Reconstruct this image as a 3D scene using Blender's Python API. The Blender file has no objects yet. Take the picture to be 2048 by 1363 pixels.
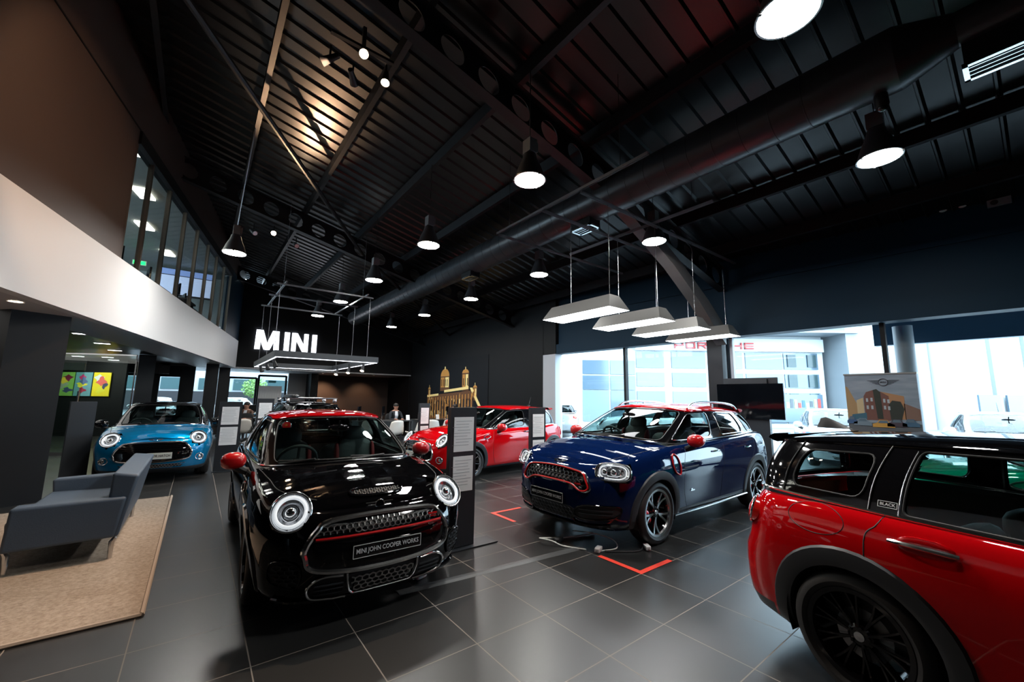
import bpy, math, random
from mathutils import Vector, Matrix
from mathutils.bvhtree import BVHTree
random.seed(7)
PI = math.pi
S = bpy.context.scene
COL = S.collection
# ------------------------------------------------------------------ camera
cam_d = bpy.data.cameras.new('camera'); cam = bpy.data.objects.new('camera', cam_d); COL.objects.link(cam)
yaw, pitch, roll = math.radians(52.357), math.radians(8.038), math.radians(0.740)
fw = Vector((math.cos(yaw)*math.cos(pitch), math.sin(yaw)*math.cos(pitch), math.sin(pitch)))
rt = Vector((math.sin(yaw), -math.cos(yaw), 0)); upv = rt.cross(fw)
r2 = rt*math.cos(roll)+upv*math.sin(roll); u2 = -rt*math.sin(roll)+upv*math.cos(roll)
M = Matrix((r2, u2, -fw)).transposed().to_4x4(); M.translation = (0, 0, 1.592)
cam.matrix_world = M
cam_d.sensor_width = 36; cam_d.lens = 806.29/2048*36; cam_d.clip_start = .05; cam_d.clip_end = 300
S.camera = cam
# ------------------------------------------------------------------ world and exposure
w = bpy.data.worlds.new('sky'); S.world = w; w.use_nodes = True
bg = w.node_tree.nodes['Background']
bg.inputs[0].default_value = (.64, .85, 1, 1); bg.inputs[1].default_value = 6.8
S.view_settings.view_transform = 'Standard'; S.view_settings.look = 'None'
S.view_settings.exposure = 0.95; S.view_settings.gamma = 1
S.view_settings.use_curve_mapping = False
S.cycles.max_bounces = 8; S.cycles.transparent_max_bounces = 24; S.cycles.glossy_bounces = 4
S.cycles.diffuse_bounces = 4; S.cycles.caustics_reflective = False; S.cycles.caustics_refractive = False
S.cycles.sample_clamp_indirect = 6

def light(name, kind, loc, energy, color=(1, 1, 1), aim=None, size=.3, sizey=None, spot=60, blend=.5):
    d = bpy.data.lights.new(name, kind); d.energy = energy; d.color = color
    if kind == 'AREA':
        d.shape = 'RECTANGLE' if sizey else 'DISK'; d.size = size
        if sizey: d.size_y = sizey
    if kind == 'SPOT':
        d.spot_size = math.radians(spot); d.spot_blend = blend; d.shadow_soft_size = size
    if kind == 'POINT': d.shadow_soft_size = size
    o = bpy.data.objects.new(name, d); COL.objects.link(o); o.location = loc
    if aim: o.rotation_euler = (Vector(aim)-Vector(loc)).to_track_quat('-Z', 'Y').to_euler()
    return o
# daylight through the long window wall and the rear window (portals guide the sky light)
pl = light('daylight_portal', 'AREA', (10.15, 3.6, 1.55), 1, aim=(0, 3.6, 1.55), size=16, sizey=3.1); pl.data.cycles.is_portal = True
WARM = (1, .62, .36)
light('warm_wall_spot', 'SPOT', (1.05, 5.75, 6.35), 330, WARM, (-1.6, 7.9, 5.0), .08, spot=62)
light('warm_rug_spot', 'SPOT', (1.35, 5.35, 6.3), 620, (1, .74, .54), (-2.0, 5.6, 0), .05, spot=50, blend=.7)
light('warm_floor_spot', 'SPOT', (1.8, 5.6, 6.2), 260, (1, .74, .54), (0.5, 1.6, 0), .05, spot=60, blend=.7)
light('warm_roof_spot', 'SPOT', (1.1, 11.2, 5.3), 380, WARM, (1.2, 8.4, 7.1), .03, spot=50, blend=.7)
light('warm_back_spot', 'SPOT', (5.6, 23.6, 2.7), 130, WARM, (5.6, 24.8, 1.4), .05, spot=75, blend=.8)
light('warm_back_spot', 'SPOT', (7.8, 23.6, 2.7), 50, WARM, (7.8, 24.8, 1.4), .05, spot=75, blend=.8)

# ------------------------------------------------------------------ materials
def rgb(h):
    h = h.lstrip('#'); v = [int(h[i:i+2], 16)/255 for i in (0, 2, 4)]
    return tuple(c/12.92 if c <= .04045 else ((c+.055)/1.055)**2.4 for c in v)+(1,)
MATS = {}
def mat(name, col, rough=.5, metal=0, coat=0, emit=None, es=0, noise=None, bump=None, spec=.5):
    if name in MATS: return MATS[name]
    m = bpy.data.materials.new(name); m.use_nodes = True; MATS[name] = m
    n = m.node_tree; b = n.nodes['Principled BSDF']
    c = rgb(col) if isinstance(col, str) else tuple(col)+(1,)
    b.inputs['Base Color'].default_value = c
    b.inputs['Roughness'].default_value = rough; b.inputs['Metallic'].default_value = metal
    b.inputs['Coat Weight'].default_value = coat; b.inputs['Coat Roughness'].default_value = .03
    b.inputs['Specular IOR Level'].default_value = spec
    if emit:
        b.inputs['Emission Color'].default_value = rgb(emit) if isinstance(emit, str) else tuple(emit)+(1,)
        b.inputs['Emission Strength'].default_value = es
    if noise or bump:
        tc = n.nodes.new('ShaderNodeTexCoord'); nz = n.nodes.new('ShaderNodeTexNoise')
        n.links.new(tc.outputs['Object'], nz.inputs['Vector'])
        nz.inputs['Scale'].default_value = (noise or bump)[0]; nz.inputs['Detail'].default_value = 6
        if noise:
            mx = n.nodes.new('ShaderNodeMix'); mx.data_type = 'RGBA'
            mx.inputs[6].default_value = c; mx.inputs[7].default_value = rgb(noise[1])
            n.links.new(nz.outputs['Fac'], mx.inputs[0]); n.links.new(mx.outputs[2], b.inputs['Base Color'])
        if bump:
            bp = n.nodes.new('ShaderNodeBump'); bp.inputs['Strength'].default_value = bump[1]; bp.inputs['Distance'].default_value = .01
            n.links.new(nz.outputs['Fac'], bp.inputs['Height']); n.links.new(bp.outputs[0], b.inputs['Normal'])
    return m
def glass(name, tint, refl=1.0, f0=1.5):
    m = bpy.data.materials.new(name); m.use_nodes = True; n = m.node_tree; n.nodes.clear(); MATS[name] = m
    o = n.nodes.new('ShaderNodeOutputMaterial'); mx = n.nodes.new('ShaderNodeMixShader')
    t = n.nodes.new('ShaderNodeBsdfTransparent'); g = n.nodes.new('ShaderNodeBsdfGlossy'); lw = n.nodes.new('ShaderNodeLayerWeight')
    lw.inputs[0].default_value = .5; pw = n.nodes.new('ShaderNodeMath'); pw.operation = 'POWER'; pw.inputs[1].default_value = 5
    f = n.nodes.new('ShaderNodeMath'); f.operation = 'MULTIPLY_ADD'; f0_ = ((f0-1)/(f0+1))**2*1.6; f.inputs[1].default_value = 1-f0_; f.inputs[2].default_value = f0_
    n.links.new(lw.outputs['Facing'], pw.inputs[0]); n.links.new(pw.outputs[0], f.inputs[0])
    t.inputs[0].default_value = tuple(tint)+(1,); g.inputs['Roughness'].default_value = .01; g.inputs[0].default_value = (refl, refl, refl, 1)
    n.links.new(f.outputs[0], mx.inputs[0]); n.links.new(t.outputs[0], mx.inputs[1]); n.links.new(g.outputs[0], mx.inputs[2]); n.links.new(mx.outputs[0], o.inputs[0])
    return m
def paint(name, col, rough=.32, metal=.0):
    return mat(name, col, rough, metal, coat=1.0, spec=0)
M_BLKPAINT = paint('black_car_paint', (.002, .002, .0025), .3)
M_RED = paint('red_car_paint', (.52, .002, .005), .4)
M_NAVY = paint('navy_car_paint', (.002, .010, .055), .4)
M_BLUE = paint('electric_blue_paint', (.0, .19, .42), .35, .45)
M_GREEN = paint('green_car_paint', (.0, .22, .12), .35, .2)
M_SILVER = paint('silver_car_paint', (.42, .44, .45), .35, .3)
M_WHITEP = paint('white_car_paint', (.8, .82, .84), .35)
M_ROOFRED = paint('red_roof_paint', (.50, .003, .006), .35)
M_GLOSS = mat('gloss_black', (.004, .004, .005), .06, coat=.5)
M_PLAST = mat('black_plastic', (.018, .019, .021), .5)
M_CLAD = mat('grey_black_cladding', (.03, .034, .04), .42)
M_RUB = mat('tyre_rubber', (.012, .012, .013), .55)
M_CHROME = mat('chrome', (.9, .91, .93), .14, 1)
M_ALU = mat('machined_aluminium', (.62, .63, .65), .22, 1)
M_STEEL = mat('brushed_steel', (.4, .4, .4), .35, 1)
M_REDP = mat('red_plastic', (.55, .01, .012), .25, coat=.6)
M_WHITE = mat('white_plastic', (.8, .8, .8), .4)
M_LENS = mat('lamp_reflector', (.75, .76, .78), .16, .9)
M_DRL = mat('daytime_lamp_ring', (.85, .86, .88), .3, 0, emit=(.9, .95, 1), es=.35)  # ring is unlit, faint emission added so it looks bright white
M_INT = mat('dark_upholstery', (.012, .013, .015), .6)
M_INTR = mat('red_upholstery', (.30, .008, .015), .6)
M_SEATB = mat('seat_back_leather', (.055, .06, .065), .5)
M_GLASS = glass('car_window_glass', (.50, .62, .60), 1.0, 1.45)
M_GLASSD = glass('privacy_glass', (.36, .42, .42), 1.0, 1.45)
M_CLEAR = glass('clear_lamp_cover', (.96, .97, .97), 1.0, 1.4)
M_PANE = glass('window_pane_glass', (.95, .98, .99), .35, 1.35)
M_TAIL = mat('red_tail_lamp', (.6, .01, .01), .15, coat=1, emit=(1, .02, .01), es=.04)
M_AMBER = mat('amber_lamp', (.8, .25, .03), .2)
M_WHITEPLATE = mat('white_plate', (.78, .8, .76), .4)
M_DKTXT = mat('dark_lettering', (.02, .02, .03), .5)
M_SILTXT = mat('silver_lettering', (.75, .76, .78), .35)

# ------------------------------------------------------------------ mesh helpers
class MB:
    def __init__(s): s.v = []; s.f = []; s.m = []; s.mi = 0
    def add(s, vs, fs):
        b = len(s.v); s.v += [tuple(p) for p in vs]
        for f in fs: s.f.append(tuple(b+i for i in f)); s.m.append(s.mi)
        return s
    def box(s, c, d, rz=0, M=None):
        x, y, z = d[0]/2, d[1]/2, d[2]/2; cs, sn = math.cos(rz), math.sin(rz); o = []
        for i in (-1, 1):
            for j in (-1, 1):
                for k in (-1, 1):
                    p = Vector((i*x*cs-j*y*sn, i*x*sn+j*y*cs, k*z))
                    if M: p = M @ Vector((i*x, j*y, k*z))
                    o.append(p+Vector(c))
        return s.add(o, [(0, 1, 3, 2), (4, 6, 7, 5), (0, 4, 5, 1), (2, 3, 7, 6), (0, 2, 6, 4), (1, 5, 7, 3)])
    def quad(s, a, b, c, d): return s.add([a, b, c, d], [(0, 1, 2, 3)])
    def grid(s, rows, closed=False):
        n = len(rows[0]); vs = [p for r in rows for p in r]; fs = []
        for i in range(len(rows)-1):
            for j in range(n if closed else n-1):
                k = (j+1) % n; fs.append((i*n+j, i*n+k, (i+1)*n+k, (i+1)*n+j))
        return s.add(vs, fs)
    def ngon(s, pts): return s.add(pts, [tuple(range(len(pts)))])
    def prism(s, pts, off):
        o = Vector(off); n = len(pts); a = [Vector(p) for p in pts]
        return s.add(a+[p+o for p in a], [tuple(range(n))[::-1], tuple(range(n, 2*n))]+[(i, (i+1) % n, n+(i+1) % n, n+i) for i in range(n)])
    def tube(s, pts, r, n=8, closed=False, cap=True, up=None):
        P = [Vector(p) for p in pts]; k = len(P); rows = []
        R = r if isinstance(r, (list, tuple)) else [r]*k
        prev = None
        for i in range(k):
            t = (P[(i+1) % k]-P[i-1]) if closed else (P[min(i+1, k-1)]-P[max(i-1, 0)])
            if t.length < 1e-9: t = Vector((0, 0, 1))
            t.normalize()
            if prev is None:
                a = Vector(up) if up else (Vector((0, 0, 1)) if abs(t.z) < .9 else Vector((1, 0, 0)))
            else: a = prev
            a = (a-t*a.dot(t))
            if a.length < 1e-6: a = t.orthogonal()
            a.normalize(); prev = a; b = t.cross(a)
            rows.append([P[i]+a*(R[i]*math.cos(2*PI*j/n+PI/n))+b*(R[i]*math.sin(2*PI*j/n+PI/n)) for j in range(n)])
        if closed: rows.append(rows[0])
        s.grid(rows, True)
        if cap and not closed: s.ngon(rows[0][::-1]); s.ngon(rows[-1])
        return s
    def lathe(s, prof, n=24, M=None, a0=0, a1=2*PI):
        rows = []; cl = abs(a1-a0-2*PI) < 1e-6; k = n if cl else n+1
        for r, z in prof:
            rows.append([(M @ Vector((r*math.cos(a0+(a1-a0)*j/n), r*math.sin(a0+(a1-a0)*j/n), z))) if M else
                         Vector((r*math.cos(a0+(a1-a0)*j/n), r*math.sin(a0+(a1-a0)*j/n), z)) for j in range(k)])
        return s.grid(rows, cl)
    def superq(s, c, h, e=.4, n=16, M=None):
        def pw(v): return math.copysign(abs(v)**e, v)
        rows = []
        for i in range(n//2+1):
            ph = -PI/2+PI*i/(n//2); row = []
            for j in range(n):
                th = 2*PI*j/n
                p = Vector((h[0]*pw(math.cos(ph))*pw(math.cos(th)), h[1]*pw(math.cos(ph))*pw(math.sin(th)), h[2]*pw(math.sin(ph))))
                row.append((M @ p if M else p)+Vector(c))
            rows.append(row)
        return s.grid(rows, True)
    def sphere(s, c, r, n=14): return s.superq(c, (r, r, r) if not isinstance(r, tuple) else r, 1, n)
    def text(s, txt, size, M, depth=.004, font=None):
        v, f = text_geo(txt, size, depth); return s.add([M @ p for p in v], f)
    def build(s, name, mats, parent=None, smooth=True, angle=35, rev=False):
        me = bpy.data.meshes.new(name)
        me.from_pydata(s.v, [], [tuple(reversed(f)) for f in s.f] if rev else s.f)
        if not isinstance(mats, (list, tuple)): mats = [mats]
        for m in mats: me.materials.append(m)
        if len(mats) > 1: me.polygons.foreach_set('material_index', s.m)
        if smooth:
            me.polygons.foreach_set('use_smooth', [True]*len(me.polygons))
            me.update(); me.set_sharp_from_angle(angle=math.radians(angle))
        me.update()
        o = bpy.data.objects.new(name, me); COL.objects.link(o)
        if parent: o.parent = parent
        return o
_tc = {}
def text_geo(txt, size, depth):
    k = (txt, size, depth)
    if k not in _tc:
        cu = bpy.data.curves.new('lettering', 'FONT'); cu.body = txt; cu.size = size; cu.extrude = depth/2
        cu.align_x = 'CENTER'; cu.align_y = 'CENTER'; cu.resolution_u = 3; cu.offset = size*.012
        ob = bpy.data.objects.new('lettering', cu); COL.objects.link(ob)
        me = ob.to_mesh(); _tc[k] = ([v.co.copy() for v in me.vertices], [tuple(p.vertices) for p in me.polygons])
        ob.to_mesh_clear(); bpy.data.objects.remove(ob); bpy.data.curves.remove(cu)
    return _tc[k]
def frame(o, ex, ey):
    ex = Vector(ex).normalized(); ey = Vector(ey); ey = (ey-ex*ey.dot(ex)).normalized(); ez = ex.cross(ey)
    m = Matrix((ex, ey, ez)).transposed().to_4x4(); m.translation = Vector(o); return m
def empty(name, loc=(0, 0, 0), rz=0, label=None, cat=None, group=None):
    o = bpy.data.objects.new(name, None); COL.objects.link(o); o.location = loc; o.rotation_euler = (0, 0, rz)
    return tag(o, label, cat, group)
def tag(o, label=None, cat=None, group=None, kind=None):
    if label: o['label'] = label
    if cat: o['category'] = cat
    if group: o['group'] = group
    if kind: o['kind'] = kind
    return o
def struct(name, mb, m, smooth=False, **k):
    o = mb.build(name, m, smooth=smooth, **k); o['kind'] = 'structure'; return o
CH = {}
def kids(o): return [c for c in COL.objects if c.parent == o]
def copy_tree(o, parent=None):
    c = o.copy(); COL.objects.link(c); c.parent = parent
    for k in kids(o): copy_tree(k, c)
    return c
def cr(pts, n, closed=False):
    P = [Vector(p) for p in pts]; k = len(P); out = []
    seg = k if closed else k-1
    for i in range(seg):
        a, b = P[i], P[(i+1) % k]
        p0 = P[i-1] if (closed or i > 0) else a*2-b
        p3 = P[(i+2) % k] if (closed or i+2 < k) else b*2-a
        for j in range(n):
            t = j/n
            out.append(.5*((2*a)+(b-p0)*t+(2*p0-5*a+4*b-p3)*t*t+(3*a-p0-3*b+p3)*t**3))
    if not closed: out.append(P[-1].copy())
    return out
def crt(pts, t):
    k = len(pts)-1; f = min(max(t, 0), 1)*k; i = min(int(f), k-1); t = f-i
    a, b = pts[i], pts[i+1]; p0 = pts[i-1] if i > 0 else a*2-b; p3 = pts[i+2] if i+2 <= k else b*2-a
    return .5*((2*a)+(b-p0)*t+(2*p0-5*a+4*b-p3)*t*t+(3*a-p0-3*b+p3)*t**3)
def lerp1(tab, x):
    if x <= tab[0][0]: return tab[0][1]
    for (a, va), (b, vb) in zip(tab, tab[1:]):
        if x <= b:
            t = (x-a)/(b-a); t = t*t*(3-2*t)*.35+t*.65; return va+(vb-va)*t
    return tab[-1][1]
# ------------------------------------------------------------------ cars
LV = [0, .06, .14, .25, .4, .52, .63, .74, .83, .90, .95, .985, 1.0]
IF = [.12, .05, .02, 0, 0, .004, .012, .028, .05, .08, .11, .14, .17]
IS = [.13, .075, .058, .044, .028, .013, .002, .004, .016, .032, .05, .072, .10]
IR = [.11, .02, -.02, -.035, -.035, -.02, .03, .055, .08, .10, .115, .13, .15]
def wheel_meshes(style, R):
    w = .215; t = MB(); M = frame((0, 0, 0), (1, 0, 0), (0, 0, -1))    # local z -> +y
    ri = R*(.74 if style != 'small' else .68)
    t.lathe([(ri, -w/2), (R-.03, -w/2), (R-.008, -w/2+.02), (R, -w/2+.05), (R, w/2-.05), (R-.008, w/2-.02), (R-.03, w/2), (R-.055, w/2+.006), (ri+.01, w/2-.004), (ri, w/2-.012)], 48, M)
    for k in range(3):
        y = -.05+.05*k
        t.lathe([(R+.0015, y-.004), (R+.0035, y), (R+.0015, y+.004)], 48, M)
    r = MB()
    r.lathe([(ri-.045, -w/2), (ri-.03, w/2-.05), (ri-.012, w/2-.02)], 48, M)
    r.mi = 1
    r.lathe([(ri-.030, w/2-.026), (ri-.022, w/2-.008), (ri+.003, w/2-.004), (ri+.006, w/2-.012)], 48, M)
    r.mi = 0
    r.lathe([(0, w/2-.035), (.045, w/2-.036), (.06, w/2-.045), (.07, w/2-.08)], 20, M)
    r.mi = 2; r.lathe([(0, w/2-.028), (.024, w/2-.029), (.028, w/2-.036)], 16, M); r.mi = 0
    for k in range(5):
        a = 2*PI*(k+.5)/5; r.lathe([(0, w/2-.026), (.008, w/2-.027), (.008, w/2-.05)], 6, frame((.045*math.cos(a), 0, .045*math.sin(a)), (1, 0, 0), (0, 0, -1)))
    def spoke(a0, a1, w0, w1, top):
        p = lambda r_, a, y: Vector((r_*math.cos(a), y, r_*math.sin(a)))
        n = 6; rowsT = []; 
        for i in range(n+1):
            f = i/n; rr = .05+(ri-.06)*f; a = a0+(a1-a0)*f; hw = (w0+(w1-w0)*f)/rr/2
            y = w/2-.038-.012*math.sin(PI*f)+.02*f
            rowsT.append([p(rr, a-hw, y-.045), p(rr, a-hw, y-.006), p(rr, a-hw*.6, y), p(rr, a+hw*.6, y), p(rr, a+hw, y-.006), p(rr, a+hw, y-.045)])
        b = len(r.f); r.mi = 0; r.grid(rowsT)
        if top:
            for q in range(b, len(r.f)):
                if (q-b) % 5 == 2: r.m[q] = 1
    N = {'double5': 5, 'multi': 10, 'star': 8, 'small': 8}[style]
    for k in range(N):
        a = 2*PI*k/N+PI/2
        if style == 'double5':
            spoke(a, a-.24, .03, .042, True); spoke(a, a+.24, .03, .042, True)
            pp = [Vector((ri*.93*math.cos(a+q), w/2-.03, ri*.93*math.sin(a+q))) for q in [-.2+.1*i for i in range(5)]]
            r.mi = 1; r.tube(pp, .008, 6); r.mi = 0
        elif style == 'multi':
            spoke(a, a-.13, .016, .014, False); spoke(a, a+.13, .016, .014, False)
        else: spoke(a, a, .03, .024, True)
    d = MB(); d.lathe([(.05, .0), (.13, .0), (.13, .02), (.05, .02)], 28, M)
    c = MB(); c.superq((.12, .03, .03), (.035, .03, .075), .5, 12)
    return t, r, d, c
WM = {}
def add_wheel(parent, style, R, loc, left, caliper):
    key = (style, round(R, 3), caliper)
    if key not in WM:
        t, r, d, c = wheel_meshes(style, R)
        rimtop = {'double5': M_ALU, 'multi': M_GLOSS, 'star': M_ALU, 'small': M_ALU}[style]
        ow = t.build('wheel', M_RUB); rr = r.build('rim', [M_GLOSS if style != 'small' else M_ALU, rimtop, M_CHROME], ow, angle=25); dd = d.build('brake_disc', M_STEEL, ow)
        if caliper: c.build('brake_caliper', M_REDP, ow)['label'] = 'red brake caliper'
        WM[key] = ow; o = ow
    else: o = copy_tree(WM[key])
    o.parent = parent; o.location = loc; o.rotation_euler = (0, random.uniform(0, 1), 0 if left else PI)
    return o

class Body:
    def __init__(s, P):
        s.P = P; xf, xr, w = P['xf'], P['xr'], P['w']
        tf = [(0, 0), (.004, .30), (.045, .57), (.15, .79), (.33, .93), (.60, .985), (1.0, .997)]
        tr = [(1.0, .997), (.62, .98), (.30, .93), (.12, .80), (.035, .56), (.005, .30), (0, 0)]
        pts = [(xf-a, b*w) for a, b in tf]+[(0, w)]+[(xr+a, b*w) for a, b in tr]
        d = cr([(a, b, 0) for a, b in pts], 14)
        L = [0]
        for a, b in zip(d, d[1:]): L.append(L[-1]+(b-a).length)
        n = P.get('nu', 150); s.out = []; j = 0
        for i in range(n+1):
            q = L[-1]*i/n
            while j < len(L)-2 and L[j+1] < q: j += 1
            t = (q-L[j])/max(L[j+1]-L[j], 1e-9); s.out.append(d[j].lerp(d[j+1], t))
        s.nrm = []
        for i in range(n+1):
            t = s.out[min(i+1, n)]-s.out[max(i-1, 0)]; t.normalize(); s.nrm.append(Vector((-t.y*-1, -t.x, 0)) if False else Vector((t.y, -t.x, 0)))
        s.n = n
        s.zs = lambda x: lerp1(P['zs'], x); s.zc = lambda x: lerp1(P['zc'], x)
        rows = []
        for g, a, b, c in zip(LV, IF, IS, IR):
            row = []
            for i in range(n+1):
                N = s.nrm[i]; q = s.out[i]
                wf = max(0, N.x)**1.3; wr = max(0, -N.x)**1.3; ws = abs(N.y)**1.3; tt = wf+wr+ws
                ins = (a*wf*P.get('kf', 1)+b*ws+c*wr)/tt
                zs = s.zs(q.x)
                p = q-N*ins; zb = P['zb']+(.03 if False else 0)
                z = zb+(zs-zb)*g
                row.append(Vector((p.x, max(p.y, 0) if i not in (0, n) else 0, z)))
            rows.append(row)
        s.rows = rows; s.sh = rows[-1]
        # flat lists left side
        m = MB(); m.grid(rows)
        s.side_faces = len(m.f)
        cap = []
        for sgn in (1, .94, .85, .7, .5, .25, 0):
            cap.append([Vector((p.x, p.y*sgn, p.z+(s.zc(p.x)-p.z if P['xcowl'] < p.x else .03)*(1-sgn**2.2))) for p in s.sh])
        m2 = MB()
        for i in range(n):
            x = (s.sh[i].x+s.sh[i+1].x)/2
            if x > P['xcowl'] or x < P['xdeck']:
                for a, b in zip(cap, cap[1:]): m2.quad(a[i], a[i+1], b[i+1], b[i])
            else:
                A, B = s.sh[i], s.sh[i+1]
                def q(p, dy, dz): return Vector((p.x, p.y-dy, p.z+dz))
                ch = [(0, 0), (.03, .006), (.075, .004), (.09, -.03), (.09, -.55)]
                for (a1, b1), (a2, b2) in zip(ch, ch[1:]): m2.quad(q(A, a1, b1), q(B, a1, b1), q(B, a2, b2), q(A, a2, b2))
        s.side = m; s.cap = m2
        full = MB()
        for mm in (m, m2):
            full.add(mm.v, mm.f); full.add([(x, -y, z) for x, y, z in mm.v], mm.f)
        s.bvh = BVHTree.FromPolygons([Vector(v) for v in full.v], full.f)
    def hit(s, kind, a, b, off=0):
        if kind == 'F': o, d = Vector((4, a, b)), Vector((-1, 0, 0))
        elif kind == 'B': o, d = Vector((-4, a, b)), Vector((1, 0, 0))
        elif kind == 'L': o, d = Vector((a, 3, b)), Vector((0, -1, 0))
        elif kind == 'R': o, d = Vector((a, -3, b)), Vector((0, 1, 0))
        else: o, d = Vector((a, b, 3)), Vector((0, 0, -1))
        h, nn, i, ds = s.bvh.ray_cast(o, d)
        if h is None:
            x = s.P['xf']-.1 if kind == 'F' else s.P['xr']+.1
            h = {'F': Vector((x, a, b)), 'B': Vector((x, a, b)), 'L': Vector((a, s.P['w']-.1, b)), 'R': Vector((a, -s.P['w']+.1, b))}.get(kind, Vector((a, b, .9)))
            nn = -d
        if nn.dot(d) > 0: nn = -nn
        return h+nn*off, nn
    def line(s, kind, pts, off=0, n=8, closed=False):
        q = cr([(a, b, 0) for a, b in pts], n, closed) if n else [Vector((a, b, 0)) for a, b in pts]
        return [s.hit(kind, p.x, p.y, off)[0] for p in q]
    def fill(s, m, kind, pts, off, n=6, rings=5, closed_smooth=True):
        q = cr([(a, b, 0) for a, b in pts], n, True) if closed_smooth else [Vector((a, b, 0)) for a, b in pts]
        c = sum(q, Vector())/len(q); rows = []
        for k in range(rings+1):
            f = 1-k/rings; rows.append([s.hit(kind, c.x+(p.x-c.x)*f, c.y+(p.y-c.y)*f, off)[0] for p in q])
        m.grid(rows, True)
        # edge skirt
        m.grid([[s.hit(kind, p.x, p.y, -.01)[0] for p in q], rows[0]], True)
    def hexes(s, m, kind, test, a0, a1, b0, b1, sz, off, r=.0035):
        W = sz*1.732; H = sz*1.5; seen = set()
        j = 0; b = b0
        while b <= b1+H:
            a = a0+(W/2 if j % 2 else 0)
            while a <= a1+W:
                c = [(a+sz*1.15*math.sin(PI/3*k), b+sz*.8*math.cos(PI/3*k)) for k in range(6)]
                for k in range(6):
                    p, q = c[k], c[(k+1) % 6]
                    key = (round((p[0]+q[0])*200), round((p[1]+q[1])*200))
                    if key in seen: continue
                    seen.add(key)
                    if test(*p) and test(*q):
                        m.tube([s.hit(kind, *p, off)[0], s.hit(kind, *q, off)[0]], r, 4, cap=False)
                a += W*1.15
            b += H*.8; j += 1
def inpoly(pts):
    def f(x, y):
        c = False; n = len(pts)
        for i in range(n):
            x1, y1 = pts[i]; x2, y2 = pts[i-1]
            if (y1 > y) != (y2 > y) and x < (x2-x1)*(y-y1)/(y2-y1)+x1: c = not c
        return c
    return f
def mir(pts): return [(-a, b) for a, b in pts]
P_RING = [.0075]
def lamp(root, B, y, z, ry, rz, sq=2.0, simple=False, tilt=.15, name='headlight'):
    h, nn = B.hit('F', y, z); n = (nn*.75+Vector((.45, 0, tilt))).normalized()
    e1 = Vector((0, 0, 1)).cross(n).normalized(); e2 = n.cross(e1)
    def P(r, a, d):
        c, s_ = math.cos(a), math.sin(a)
        return h+e1*(ry*r*math.copysign(abs(c)**(2/sq), c))+e2*(rz*r*math.copysign(abs(s_)**(2/sq), s_))+n*d
    N = 40; A = [2*PI*i/N for i in range(N)]; ring = lambda r, d: [P(r, a, d) for a in A]
    m = MB(); m.grid([ring(1.06, -.09), ring(1.06, .008), ring(1.0, .014), ring(.97, .008), ring(.93, -.02)], True)
    hl = m.build(name, M_GLOSS, root)
    m = MB(); m.tube(ring(1.05, .01), P_RING[0], 8, True); m.build('chrome_ring', M_CHROME, hl)
    m = MB(); m.grid([ring(.95, .0), ring(.86, -.01), ring(.6, -.035), ring(.45, -.05), ring(.02, -.052)], True); m.build('reflector', M_LENS, hl)
    if not simple:
        m = MB(); m.tube(ring(.78, .004), .013 if sq < 2.2 else .006, 8, True); m.build('daytime_running_ring', M_DRL, hl)
    m = MB(); m.superq(P(0, 0, -.02), (.03, .042, .042), 1, 16); m.tube(ring(.42, -.012), .007, 6, True)
    if sq > 2.2: m.superq(P(.55, 0 if y < 0 else PI, -.02), (.03, .04, .04), 1, 14)
    m.build('projector_lens', M_CHROME, hl)
    m = MB(); m.grid([ring(.99, .010), ring(.85, .020), ring(.6, .028), ring(.3, .032), ring(.02, .033)], True); m.build('lens_cover', M_CLEAR, hl)
    return hl
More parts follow.
